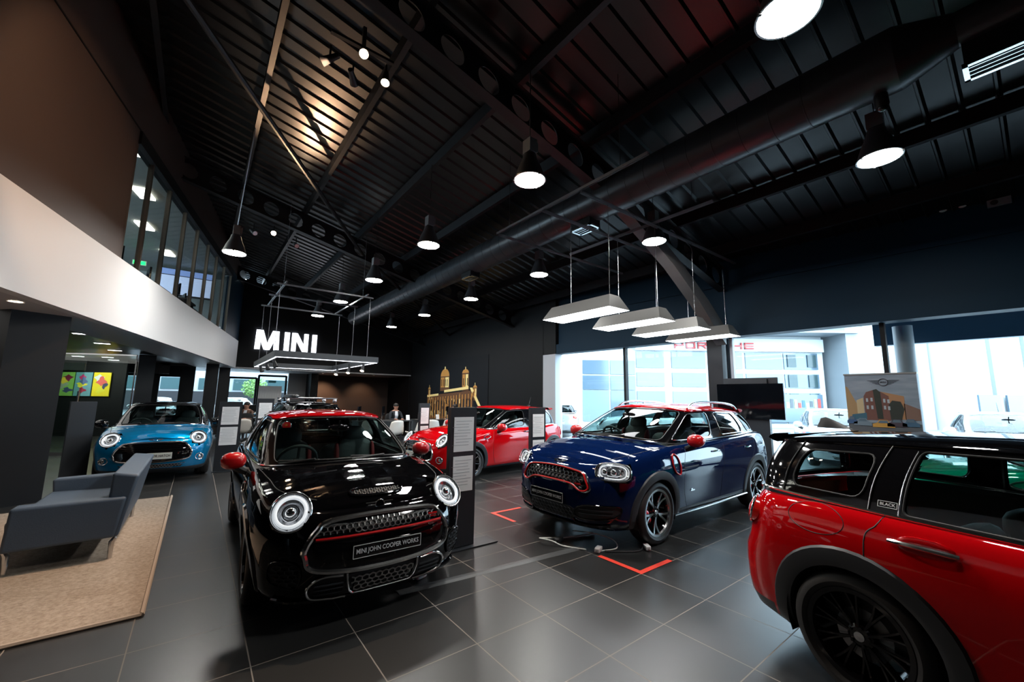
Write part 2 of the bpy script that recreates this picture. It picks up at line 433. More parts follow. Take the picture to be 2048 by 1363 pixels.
def make_car(P, name='car', label='', group=None, loc=(0, 0, 0), ang=0):
    root = empty(name, loc, ang, label, 'car', group)
    B = Body(P); wb = P['wb']; R = P['R']; Ra = P['Ra']; far = P.get('far', False)
    hx = P.get('head', (.62, .765, .125, .135, 2.0))
    # body shell with the arches and lamp openings left out
    m = MB()
    for mm, side in ((B.side, True), (B.cap, False)):
        for sg in (1, -1):
            base = len(m.v); m.v += [(x, y*sg, z) for x, y, z in mm.v]
            for f in mm.f:
                c = sum((Vector(mm.v[i]) for i in f), Vector())/4
                if c.y > .42 and min(math.hypot(c.x-wb/2, c.z-R), math.hypot(c.x+wb/2, c.z-R)) < Ra+.025 and side: continue
                if c.x > P['xf']-.42 and ((c.y-hx[0])/hx[2])**2+((c.z-hx[1])/hx[3])**2 < .8: continue
                ff = tuple(base+i for i in f)
                m.f.append(ff if sg == 1 else ff[::-1])
                m.m.append(1 if c.z < P.get('zclad', .24) and c.x < P.get('cladx', 9) else (2 if not side and P['xdeck'] < c.x < P['xcowl'] else 0))
    m.build('body', [P['paint'], M_CLAD, M_INT], root, angle=40)
    # arches
    if not far or P.get('arch', True):
        for i, (wx, sg) in enumerate(((wb/2, 1), (wb/2, -1), (-wb/2, 1), (-wb/2, -1))):
            K = 'L' if sg > 0 else 'R'; m = MB(); a0 = math.asin(max(-1, (P['zb']+.02-R)/Ra)); rows = []
            for k in range(29):
                a = a0+(PI-2*a0)*k/28; row = []
                for r_, off in ((Ra+P['cw'], .0), (Ra+P['cw']-.012, .013), (Ra+.01, .016), (Ra-.02, .008)):
                    x, z = wx+r_*math.cos(a), max(R+r_*math.sin(a), P['zb']+.005)
                    row.append(B.hit(K, x, z, 0)[0]+Vector((0, off*sg, 0)))
                row.append(row[-1]+Vector((0, -.05*sg, 0)))
                rows.append(row)
            m.grid(rows); m.build('wheel_arch', P.get('clad', M_CLAD), root)
            m = MB(); y0 = P['w']-.10
            m.lathe([(Ra-.01, -(y0-.38)), (Ra-.01, 0), ], 24, frame((wx, y0*sg, R), (1, 0, 0), (0, 0, -1 if sg > 0 else 1)), -.2, PI+.2) if False else None
            rows = []
            for k in range(25):
                a = -.35+(PI+.7)*k/24; x, z = wx+(Ra-.005)*math.cos(a), max(R+(Ra-.005)*math.sin(a), .16)
                rows.append([Vector((x, (P['w']-.06)*sg, z)), Vector((x, .40*sg, z)), Vector((wx, .40*sg, R))])
            m.grid(rows); m.build('wheel_well', M_PLAST, root)
            add_wheel(root, P.get('wheel', 'star'), R, (wx, (P['w']-P.get('wi', .145))*sg, R), sg > 0, P.get('caliper', False))
    # greenhouse band
    bl = [Vector(p) for p in P['belt']]; rl = [Vector(p) for p in P['roof']]
    def bp(t, s_, o=0):
        sg = 1
        if t < 0: t = -t; sg = -1
        if t > 1: t = 2-t; sg = -1
        a, b = crt(bl, t), crt(rl, t); p = a.lerp(b, s_)
        out = Vector((p.x-P['gcx'], p.y*1.6, 0)).normalized()
        p = p+out*(.028*math.sin(PI*s_)+o); p.y *= sg
        return p
    def cell(mf, t0, t1, pane):
        # pane = (ta, tb, sa, sb, radius in t, radius in s)
        if not pane:
            mf.grid([[bp(t0+(t1-t0)*i/6, j/5) for j in range(6)] for i in range(7)]); return None
        ta, tb, sa, sb = pane[:4]; rs = pane[4] if len(pane) > 4 else .12; sk = pane[5] if len(pane) > 5 else (0, 0)
        def sk_t(t, s_): return t+(sk[0] if t < (ta+tb)/2 else sk[1])*(s_-.5)
        rtt = rs*(tb-ta)*.5; rss = rs*(sb-sa)*1.2; inner = []; outer = []
        cs = [(ta+rtt, sa+rss, PI), (tb-rtt, sa+rss, 1.5*PI), (tb-rtt, sb-rss, 0), (ta+rtt, sb-rss, .5*PI)]
        for ci, (ct, c_s, a0) in enumerate(cs):
            cor = [(t0, 0), (t1, 0), (t1, 1), (t0, 1)][ci]
            for k in range(5):
                a = a0+PI/2*k/4; inner.append((ct+rtt*math.cos(a), c_s+rss*math.sin(a))); outer.append(cor)
            nx = cs[(ci+1) % 4]; cor2 = [(t0, 0), (t1, 0), (t1, 1), (t0, 1)][(ci+1) % 4]
            a = a0+PI/2; pA = (ct+rtt*math.cos(a), c_s+rss*math.sin(a)); a = nx[2]; pB = (nx[0]+rtt*math.cos(a), nx[1]+rss*math.sin(a))
            for k in range(1, 10):
                f = k/10; inner.append((pA[0]+(pB[0]-pA[0])*f, pA[1]+(pB[1]-pA[1])*f)); outer.append((cor[0]+(cor2[0]-cor[0])*f, cor[1]+(cor2[1]-cor[1])*f))
        inner = [(sk_t(t, s_), s_) for t, s_ in inner]
        rows = []
        for k in range(4):
            f = k/3; rows.append([bp(a[0]+(b[0]-a[0])*f, a[1]+(b[1]-a[1])*f) for a, b in zip(outer, inner)])
        rows.append([bp(*q, -.02) for q in inner])
        mf.grid(rows, True)
        g = MB(); c = (sum(q[0] for q in inner)/len(inner), sum(q[1] for q in inner)/len(inner))
        g.grid([[bp(c[0]+(q[0]-c[0])*f, c[1]+(q[1]-c[1])*f, -.006) for q in inner] for f in (1, .8, .6, .4, .2, .02)], True)
        return g, [bp(*q, .003) for q in inner]
    mf = MB(); panes = []
    for c in P['cells']:
        t0, t1, pane, nm, dark = c
        if t0 < 0 or t1 > 1: r_ = cell(mf, t0, t1, pane); panes.append((nm, dark, r_)) if r_ else None
        else:
            for sg in (1, -1):
                if sg == 1: r_ = cell(mf, t0, t1, pane)
                else:
                    k = len(mf.v); kf = len(mf.f); r_ = cell(mf, t0, t1, pane)
                    mf.v[k:] = [(x, -y, z) for x, y, z in mf.v[k:]]
                    mf.f[kf:] = [f[::-1] for f in mf.f[kf:]]
                    if r_: r_[0].v = [(x, -y, z) for x, y, z in r_[0].v]; r_ = (r_[0], [Vector((p.x, -p.y, p.z)) for p in r_[1]])
                if r_: panes.append((nm, dark, r_))
    pil = mf.build('window_pillars', P.get('pillar', M_GLOSS), root)
    for nm, dark, (g, loop) in panes:
        o = g.build(nm, M_GLASSD if dark else M_GLASS, root)
        if not far:
            t = MB(); t.tube(loop, .0055, 6, True); t.build('window_seal', M_PLAST if nm != 'side_window' else P.get('seal', M_PLAST), o)
    T = [i/60 for i in range(-60, 60)]
    if P.get('trim', True):
        m = MB(); m.tube([bp(t, 0, .012)+Vector((0, 0, -.004)) for t in T], .009, 6, True); m.build('chrome_beltline', M_CHROME, root)
    # roof panel
    rows = []
    for f, dz, ex in ((1, -.035, .0), (1, -.012, .014), (1, .004, .012), (.985, .014, 0), (.9, .028, 0), (.75, .043, 0), (.5, .056, 0), (.25, .061, 0), (.02, .062, 0)):
        row = []
        for t in T:
            p = bp(t, 1); o = Vector((p.x-P['gcx'], p.y*1.6, 0)).normalized()
            cx = P['gcx']; q = Vector((cx+(p.x-cx)*f, p.y*f, p.z))
            rz = (bp(0, 1).z*(q.x-bl[-1].x)+0) if False else 0
            if f < .95: q.z = p.z+(P['zr']-.062-p.z)*min(1, (1-f)*1.4)
            row.append(q+o*ex+Vector((0, 0, dz)))
        rows.append(row)
    m = MB(); m.grid(rows, True); rf = m.build('roof', P['roofpaint'], root, angle=50)
    # rear spoiler
    xe = rl[-1].x; ze = rl[-1].z; m = MB(); rows = []
    for k in range(13):
        y = (-1+2*k/12)*P['sy']; c = 1-(k/6-1)**2
        sx = xe+.06-P.get('spo', .13)-.03*c
        rows.append([Vector((xe+.10, y, ze+.03)), Vector((xe, y, ze+.028)), Vector((sx, y, ze+.012)), Vector((sx-.01, y, ze-.004)), Vector((sx+.02, y, ze-.022)), Vector((xe+.02, y, ze-.03))])
    m.grid(rows); m.ngon(rows[0]); m.ngon(rows[-1][::-1]); m.build('roof_spoiler', P['roofpaint'], root)
    # mirrors
    mx, my, mz = P['mir']; 
    for sg in (1, -1):
        m = MB(); m.superq((mx, my*sg, mz), (.085, .102, .078), .85, 18); mi = m.build('door_mirror', P['mirc'], root)
        m = MB(); m.superq((mx-.055, my*sg, mz), (.04, .088, .064), .8, 16); m.build('mirror_glass', M_CHROME, mi)
        m = MB(); m.tube([(mx+.01, (my-.02)*sg, mz-.05), (mx+.0, (my-.09)*sg, mz-.095), (mx-.0, (my-.16)*sg, mz-.12)], [.045, .035, .04], 10); m.build('mirror_stalk', M_PLAST, mi)
    # lamps
    for sg in (1, -1):
        lamp(root, B, hx[0]*sg, hx[1], hx[2], hx[3], hx[4], simple=far or P.get('simplelamp', False))
    if P.get('front'): P['front'](root, B, P)
    if P.get('side'): P['side'](root, B, P)
    if P.get('rear'): P['rear'](root, B, P)
    if P.get('top'): P['top'](root, B, P)
    # interior
    H = P['ih']; m = MB()
    yw = P['w']-.13
    m.box(((P['xdeck']+P['xcowl'])/2, 0, .30), (P['wb']-2*P['Ra']-.1, yw*1.9, .04))
    m.box((P['xcowl']-.02, 0, .55), (.04, yw*2, .6)); m.box((P['xdeck']+.05, 0, .6), (.04, yw*1.5, .55))
    for sg in (1, -1): m.box(((P['xdeck']+P['xcowl'])/2+.08, (yw-.01)*sg, .60), (P['xcowl']-P['xdeck']-.62, .03, .55))
    m.build('cabin_lining', M_INT, root, smooth=False)
    m = MB(); rows = []
    xd = P['xcowl']+.04
    for k in range(9):
        y = (-1+k/4)*(yw-.02); q = 1-abs(-1+k/4)**4
        rows.append([Vector((xd+.02, y, H-.03)), Vector((xd-.10, y, H+.015*q)), Vector((xd-.28, y, H+.0*q)), Vector((xd-.36, y, H-.06)), Vector((xd-.34, y, H-.25)), Vector((xd-.2, y, H-.40))])
    m.grid(rows); da = m.build('dashboard', M_INT, root)
    m = MB(); c = Vector((xd-.50, -.36, H-.02)); ax = Vector((-.88, 0, .48)).normalized(); e1 = Vector((0, 1, 0)); e2 = ax.cross(e1)
    m.tube([c+e1*(.185*math.cos(a))+e2*(.185*math.sin(a)) for a in [2*PI*i/28 for i in range(28)]], .016, 8, True)
    m.superq(c-ax*.03, (.03, .06, .05), .6, 12)
    for a in (0, PI, 1.5*PI): m.tube([c-ax*.02, c+(e1*math.cos(a)+e2*math.sin(a))*.18], .014, 6)
    m.tube([c-ax*.02, c-ax*.2], .03, 8); m.build('steering_wheel', M_SEATB, root)
    for sx, kind in ((xd-.98, 'f'), (xd-1.78, 'r')):
        for sy in (-.37, .37):
            m = MB(); Mb = Matrix.Rotation(math.radians(-14), 4, 'Y'); zz = H-.52
            m.superq((sx+.22, sy, zz), (.26, .25, .10), .5, 16)
            hb = .33 if kind == 'f' else .25
            m.superq((sx-.07, sy, zz+hb+.01), (.075, .245, hb), .55, 18, Mb)
            st = m.build('seat', M_SEATB, root)
            if kind == 'f':
                m = MB(); m.superq((sx-.15, sy, zz+.70), (.055, .145, .105), .7, 14, Mb); m.build('headrest', M_SEATB, st)
                if P.get('redseat'):
                    for q in (-1, 1):
                        m = MB(); m.superq((sx-.02, sy+.215*q, zz+.38), (.05, .028, .24), .7, 12, Mb)
                        m.build('seat_bolster', M_INTR, st)['label'] = 'red side bolster'
    m = MB(); m.superq((xd-.38, 0, P['zr']-.17), (.015, .11, .035), .7, 14); m.tube([(xd-.37, 0, P['zr']-.16), (xd-.33, 0, P['zr']-.09)], .01, 6); m.build('rear_view_mirror', M_GLOSS, root)
    return root, B, bp
def outline_tube(root, B, kind, pts, r, off, name, m_, n=8, closed=True, k=8, label=None):
    m = MB(); m.tube(B.line(kind, pts, off, n, closed), r, k, closed); o = m.build(name, m_, root)
    if label: o['label'] = label
    return o
def plate(root, B, z, txt, wd, ht, dark, y0=0):
    h, nn = B.hit('F', y0, z, .02); h.x = max(h.x, B.hit('F', y0, z+.05, .02)[0].x, B.hit('F', y0, z-.05, .02)[0].x)
    m = MB(); m.box((h.x, y0, z), (.012, wd, ht)); pl_ = m.build('number_plate', M_GLOSS if dark else M_WHITEPLATE, root, smooth=False)
    if dark:
        m = MB()
        for s_ in (1, -1): m.box((h.x+.007, y0, z+s_*(ht/2-.006)), (.003, wd-.012, .004)); m.box((h.x+.007, y0+s_*(wd/2-.006), z), (.003, .004, ht-.012))
        m.build('plate_border', M_WHITE, pl_, smooth=False)
    if txt:
        m = MB(); v, f = text_geo(txt, 1.0, .002); wdt = max(p.x for p in v)-min(p.x for p in v); sc = wd*.9/wdt
        Mx = frame((h.x+.008, y0, z), (0, 1, 0), (0, 0, 1)) @ Matrix.Diagonal((sc, sc*1.25, 1, 1))
        m.text(txt, 1.0, Mx, .002); m.build('plate_lettering', M_SILTXT if dark else M_DKTXT, pl_, smooth=False)
    return pl_
def badge(root, B, z, kind='F', y=0, s_=1.25):
    h, nn = B.hit(kind, y, z, .008); e1 = Vector((0, 1, 0)) if kind == 'F' else Vector((0, -1, 0)); e2 = nn.cross(e1)
    m = MB(); r_ = .028*s_
    m.tube([h+e1*(r_*math.cos(a))+e2*(r_*math.sin(a)) for a in [2*PI*i/18 for i in range(18)]], .004*s_, 6, True)
    for sg in (1, -1):
        for j, L in enumerate((.085, .072, .058)):
            o = e2*((.016-.015*j)*s_); m.tube([h+o+e1*(r_*sg*.95), h+o+e1*(L*s_*sg)-nn*.004], .0045*s_, 4)
    return m.build('winged_badge', M_CHROME, root)
def wipers(root, P, bp):
    m = MB()
    for y0, y1 in ((-.55, .02), (.0, .55)):
        pts = [bp(0, 0).lerp(bp(0, 0), 0)]
        t0 = y0; L = []
        for k in range(7):
            y = y0+(y1-y0)*k/6; tt = abs(y)/P['wy']*P['wt']; p = bp(tt if y > 0 else -tt, .03+.05*(1-k/6), .02); L.append(p)
        m.tube(L, .007, 6); m.tube([L[0]+Vector((.05, 0, -.02)), L[3]+Vector((.01, 0, .012))], .009, 6)
    m.build('windscreen_wiper', M_PLAST, root)
def door_bits(root, B, P, seams, handles, hz, hl=.17):
    for sg in ('L', 'R'):
        for sm in seams:
            m = MB(); m.tube(B.line(sg, sm, -.001, 6), .0035, 5); m.build('door_seam', M_PLAST, root)
        for hx_ in handles:
            m = MB(); y = 1 if sg == 'L' else -1
            pts = [B.hit(sg, hx_+hl*q, hz, .012+.022*math.sin(PI*(q+.5)))[0] for q in (-.5, -.38, -.2, 0, .2, .38, .5)]
            m.tube(pts, [.011, .013, .012, .012, .012, .013, .011], 8)
            m.build('door_handle', M_CHROME, root)
def F56(**k):
    d = dict(xf=2.05, xr=-1.82, w=.8635, wb=2.495, R=.315, Ra=.355, cw=.065, zb=.17, xcowl=.80, xdeck=-1.60, ih=.93, gcx=-.45, zr=1.414,
        zs=[(-1.84, .965), (-1.5, .975), (-.8, .955), (.3, .94), (.9, .93), (1.2, .895), (1.5, .85), (1.8, .80), (2.05, .75)],
        zc=[(.8, .985), (1.0, .975), (1.3, .95), (1.6, .905), (1.75, .86), (1.87, .79)],
        belt=[(1.03, 0, .985), (.99, .38, .975), (.78, .665, .955), (.42, .735, .95), (-.35, .755, .955), (-.88, .75, .965), (-1.40, .68, .985), (-1.64, .42, .985), (-1.70, 0, .985)],
        roof=[(.20, 0, 1.37), (.17, .33, 1.365), (.04, .545, 1.335), (-.14, .575, 1.35), (-.42, .58, 1.355), (-.88, .56, 1.345), (-1.36, .50, 1.32), (-1.52, .30, 1.325), (-1.57, 0, 1.335)],
        cells=[(-.24, .24, (-.226, .226, .04, .95, .1), 'windscreen', False), (.24, .262, None, '', 0),
               (.262, .5, (.268, .49, .07, .90, .14), 'side_window', False), (.5, .53, None, '', 0), (.53, .75, (.54, .735, .08, .88, .3), 'side_window', True), (.75, .84, None, '', 0),
               (.84, 1.16, (.875, 1.125, .14, .88, .2), 'rear_window', True)],
        mir=(.56, .925, .985), sy=.46, wy=.66, wt=.25, head=(.615, .765, .125, .137, 2.0), wheel='star')
    d.update(k); return d
def F55(**k):
    d = F56(); sh = lambda p: (p[0]+(.036 if p[0] > .5 else -.10 if p[0] < -1.2 else 0),)+tuple(p[1:])
    d.update(xf=2.05, xr=-1.93, wb=2.567, belt=[sh(p) for p in d['belt']], roof=[sh(p) for p in d['roof']], xdeck=-1.7)
    d['cells'] = d['cells'][:3]+[(.5, .53, None, '', 0), (.53, .66, (.54, .65, .08, .88, .2), 'side_window', True), (.66, .68, None, '', 0), (.68, .76, (.685, .745, .1, .85, .4), 'side_window', True), (.76, .84, None, '', 0)]+d['cells'][-1:]
    d.update(k); return d
def F60(**k):
    d = dict(xf=2.17, xr=-2.13, w=.911, wb=2.67, R=.34, Ra=.385, cw=.075, zb=.20, xcowl=.97, xdeck=-1.9, ih=1.05, gcx=-.55, zr=1.545, zclad=.30,
        zs=[(-2.13, 1.08), (-1.5, 1.10), (-.8, 1.075), (.3, 1.05), (.9, 1.035), (1.2, 1.01), (1.6, .965), (1.9, .915), (2.17, .86)],
        zc=[(1.0, 1.10), (1.3, 1.07), (1.6, 1.02), (1.82, .97), (1.95, .91), (2.0, .87)],
        belt=[(1.24, 0, 1.115), (1.18, .42, 1.105), (.93, .73, 1.07), (.5, .79, 1.06), (-.2, .81, 1.085), (-.95, .80, 1.10), (-1.62, .72, 1.12), (-1.88, .45, 1.12), (-1.94, 0, 1.12)],
        roof=[(.38, 0, 1.485), (.34, .36, 1.48), (.18, .60, 1.445), (-.08, .625, 1.455), (-.34, .63, 1.455), (-.95, .61, 1.44), (-1.50, .55, 1.41), (-1.72, .34, 1.42), (-1.78, 0, 1.43)],
        cells=[(-.24, .24, (-.226, .226, .04, .95, .1), 'windscreen', False), (.24, .262, None, '', 0),
               (.262, .49, (.268, .48, .08, .90, .14), 'side_window', False), (.49, .52, None, '', 0), (.52, .66, (.53, .652, .08, .90, .16), 'side_window', False),
               (.66, .68, None, '', 0), (.68, .80, (.685, .775, .08, .88, .2), 'side_window', False), (.80, .84, None, '', 0),
               (.84, 1.16, (.875, 1.125, .14, .88, .2), 'rear_window', True)],
        mir=(.66, .985, 1.10), sy=.5, wy=.73, wt=.25, cladx=1.2, head=(.73, .815, .182, .090, 2.9), wheel='double5')
    d.update(k); return d
def F54(**k):
    d = dict(xf=2.13, xr=-2.13, w=.90, wb=2.67, R=.325, Ra=.375, cw=.085, zb=.18, xcowl=.9, xdeck=-1.93, ih=.97, gcx=-.5, spo=.09, zr=1.425, zclad=.26,
        zs=[(-2.13, .97), (-1.5, .99), (-.8, .985), (.3, .965), (.9, .95), (1.2, .91), (1.6, .865), (1.9, .81), (2.13, .765)],
        zc=[(.9, 1.0), (1.3, .96), (1.65, .905), (1.82, .86), (1.95, .79)],
        belt=[(1.15, 0, 1.0), (1.1, .4, .99), (.88, .70, .975), (.5, .765, .975), (-.2, .785, .985), (-1.15, .785, 1.0), (-1.82, .72, 1.015), (-1.96, .45, 1.01), (-2.0, 0, 1.01)],
        roof=[(.34, 0, 1.385), (.3, .35, 1.38), (.15, .57, 1.35), (-.06, .60, 1.36), (-.3, .61, 1.365), (-1.08, .605, 1.355), (-1.75, .55, 1.325), (-1.88, .34, 1.325), (-1.91, 0, 1.33)],
        cells=[(-.24, .24, (-.226, .226, .04, .95, .1), 'windscreen', False), (.24, .262, None, '', 0),
               (.262, .49, (.268, .48, .08, .90, .14), 'side_window', False), (.49, .515, None, '', 0), (.515, .632, (.52, .618, .03, .93, .08), 'side_window', False),
               (.632, .78, (.646, .714, .14, .84, .25), 'side_window', False), (.78, .84, None, '', 0),
               (.84, 1.16, (.86, 1.14, .1, .92, .12), 'rear_window', True)],
        mir=(.62, .965, 1.03), sy=.5, wy=.70, wt=.25, head=(.66, .80, .14, .13, 2.2), wheel='star')
    d.update(k); return d
GR56 = [(-.37, .695), (0, .705), (.37, .695), (.46, .65), (.525, .56), (.53, .49), (.45, .40), (0, .365), (-.45, .40), (-.53, .49), (-.525, .56), (-.46, .65)]
def sc(pts, f): 
    cx = sum(p[0] for p in pts)/len(pts); cy = sum(p[1] for p in pts)/len(pts); return [(cx+(a-cx)*f, cy+(b-cy)*f) for a, b in pts]
def common(root, B, P):
    wipers(root, P, P['_bp'] if '_bp' in P else None) if '_bp' in P else None
def front_jcw56(root, B, P):
    m = MB(); B.fill(m, 'F', GR56, .004, 4); g = m.build('grille', M_GLOSS, root)
    outline_tube(g, B, 'F', GR56, .021, .008, 'chrome_surround', M_CHROME, 6)
    up = [(-.40, .68), (0, .685), (.40, .68), (.475, .615), (0, .605), (-.475, .615)]
    m = MB(); B.fill(m, 'F', up, .006, 0, closed_smooth=False); m.build('grille_backing', M_PLAST, g)
    m = MB(); B.hexes(m, 'F', inpoly(sc(up, 1.02)), -.46, .46, .60, .69, .021, .012, .0045); m.build('honeycomb_mesh', M_STEEL, g, smooth=False)
    m = MB(); q = B.line('F', [(-.47, .595), (0, .59), (.47, .595)], .018, 10); m.grid([[p+Vector((0, 0, .011)) for p in q], [p+Vector((.006, 0, 0)) for p in q], [p+Vector((0, 0, -.011)) for p in q], [p+Vector((-.02, 0, -.011)) for p in q]]); m.build('red_grille_bar', M_REDP, g)['label'] = 'red bar'
    lo = [(-.48, .575), (0, .57), (.48, .575), (.47, .50), (.40, .44), (0, .41), (-.40, .44), (-.47, .50)]
    m = MB(); B.fill(m, 'F', lo, .010, 0, closed_smooth=False); m.build('gloss_panel', M_BLKPAINT, g)
    h, n = B.hit('F', .40, .645, .02); m = MB(); m.box(h, (.006, .075, .014)); m.box(h+Vector((0, 0, -.02)), (.006, .06, .010)); m.build('grille_badge', M_REDP, g, smooth=False)['label'] = 'small red badge'
    plate(root, B, .492, 'MINI JOHN COOPER WORKS', .52, .098, True, .02)
    # lower intakes
    cen = [(-.235, .345), (.265, .345), (.245, .235), (-.19, .225)]; cen = [(-.25, .345), (.25, .345), (.215, .228), (-.215, .228)]
    m = MB(); B.fill(m, 'F', cen, .006, 0, closed_smooth=False); lw = m.build('lower_intake', M_PLAST, root)
    m = MB(); B.hexes(m, 'F', inpoly(sc(cen, .98)), -.25, .25, .22, .35, .024, .014, .005); m.build('honeycomb_mesh', M_STEEL, lw, smooth=False)
    outline_tube(lw, B, 'F', [(-.26, .36), (-.252, .30), (-.225, .23), (-.15, .215), (.15, .215), (.225, .23), (.252, .30), (.26, .36)], .008, .016, 'chrome_trim', M_CHROME, 6, False)
    for sg in (1, -1):
        q = [(.27, .345), (.45, .352), (.505, .29), (.47, .225), (.25, .205), (.262, .27)]; q = [(a*sg, b) for a, b in q]
        m = MB(); B.fill(m, 'F', q, .004, 4); si = m.build('lower_intake', M_PLAST, root)
        outline_tube(si, B, 'F', [(.285*sg, .35), (.42*sg, .355), (.50*sg, .30), (.475*sg, .225), (.36*sg, .205), (.25*sg, .20)], .009, .014, 'chrome_trim', M_CHROME, 6, False)
        m = MB()
        for z in (.245, .275, .305): m.tube(B.line('F', [(.28*sg, z), (.37*sg, z), (.46*sg, z)], .012, 4), .006, 4)
        m.build('intake_slats', M_CLAD, si)
        q = [(.575, .45), (.69, .47), (.725, .41), (.70, .33), (.58, .30), (.545, .37)]; q = [(a*sg, b) for a, b in q]
        m = MB(); B.fill(m, 'F', q, .004, 4); bi = m.build('brake_duct', M_PLAST, root)
        m = MB(); B.hexes(m, 'F', inpoly(sc(cr_flat(q), .93)), -.74, .74, .30, .47, .022, .012, .004); m.build('honeycomb_mesh', M_CLAD, bi, smooth=False)
        outline_tube(bi, B, 'F', q, .006, .010, 'gloss_rim', M_GLOSS, 5)
    badge(root, B, .752)
    # bonnet scoop
    q = [(1.80, -.20), (1.825, -.12), (1.83, 0), (1.825, .12), (1.80, .20), (1.765, .18), (1.762, 0), (1.765, -.18)]
    m = MB(); B.fill(m, 'T', q, .006, 5); s_ = m.build('bonnet_scoop', M_PLAST, root)
    outline_tube(s_, B, 'T', q, .010, .010, 'scoop_rim', M_GLOSS, 5)
    m = MB(); B.hexes(m, 'T', inpoly(sc(cr_flat(q), .95)), 1.76, 1.84, -.2, .2, .016, .012, .003); m.build('honeycomb_mesh', M_CLAD, s_, smooth=False)
    # splitter
    outline_tube(root, B, 'F', [(-.68, .21), (-.5, .20), (0, .185), (.5, .20), (.68, .21)], .016, .010, 'front_splitter', M_GLOSS, 8, False)
    m = MB(); m.tube(B.line('F', [(-.66, .615), (-.6, .60), (-.53, .60)], .004, 4), .004, 4) ; 
    outline_tube(root, B, 'T', [(.86, .74), (1.2, .70), (1.5, .66), (1.70, .55), (1.78, .44)], .0035, 0, 'bonnet_seam', M_PLAST, 8, False)
    outline_tube(root, B, 'T', [(.86, -.74), (1.2, -.70), (1.5, -.66), (1.70, -.55), (1.78, -.44)], .0035, 0, 'bonnet_seam', M_PLAST, 8, False)
def cr_flat(q): return [(p.x, p.y) for p in cr([(a, b, 0) for a, b in q], 4, True)]
def front_hatch(root, B, P, fog=True, txt=None, dark=False, bars=True):
    m = MB(); B.fill(m, 'F', GR56, .004, 4); g = m.build('grille', M_GLOSS, root)
    outline_tube(g, B, 'F', GR56, .016, .010, 'chrome_surround', M_CHROME, 6)
    if bars:
        m = MB()
        for z, a in ((.665, .40), (.635, .44), (.605, .465), (.575, .485)): m.tube(B.line('F', [(-a, z), (0, z+.004), (a, z)], .014, 8), .007, 5)
        m.build('grille_slats', M_GLOSS, g)
    if txt is not None: plate(root, B, .475, txt, .52, .11, dark)
    q = [(-.46, .335), (0, .335), (.46, .335), (.40, .27), (0, .262), (-.40, .27)]
    m = MB(); B.fill(m, 'F', q, .004, 0, closed_smooth=False); lw = m.build('lower_intake', M_PLAST, root)
    m = MB(); B.hexes(m, 'F', inpoly(sc(q, .96)), -.46, .46, .26, .34, .022, .012, .004); m.build('honeycomb_mesh', M_STEEL, lw, smooth=False)
    badge(root, B, .745)
    if fog:
        for sg in (1, -1): lamp(root, B, .655*sg, .415, .062, .055, 2, True, .05, 'fog_lamp')
    for sg in (1, -1): outline_tube(root, B, 'T', [(.86, .74*sg), (1.2, .70*sg), (1.5, .66*sg), (1.70, .55*sg), (1.78, .44*sg)], .0035, 0, 'bonnet_seam', M_PLAST, 8, False)
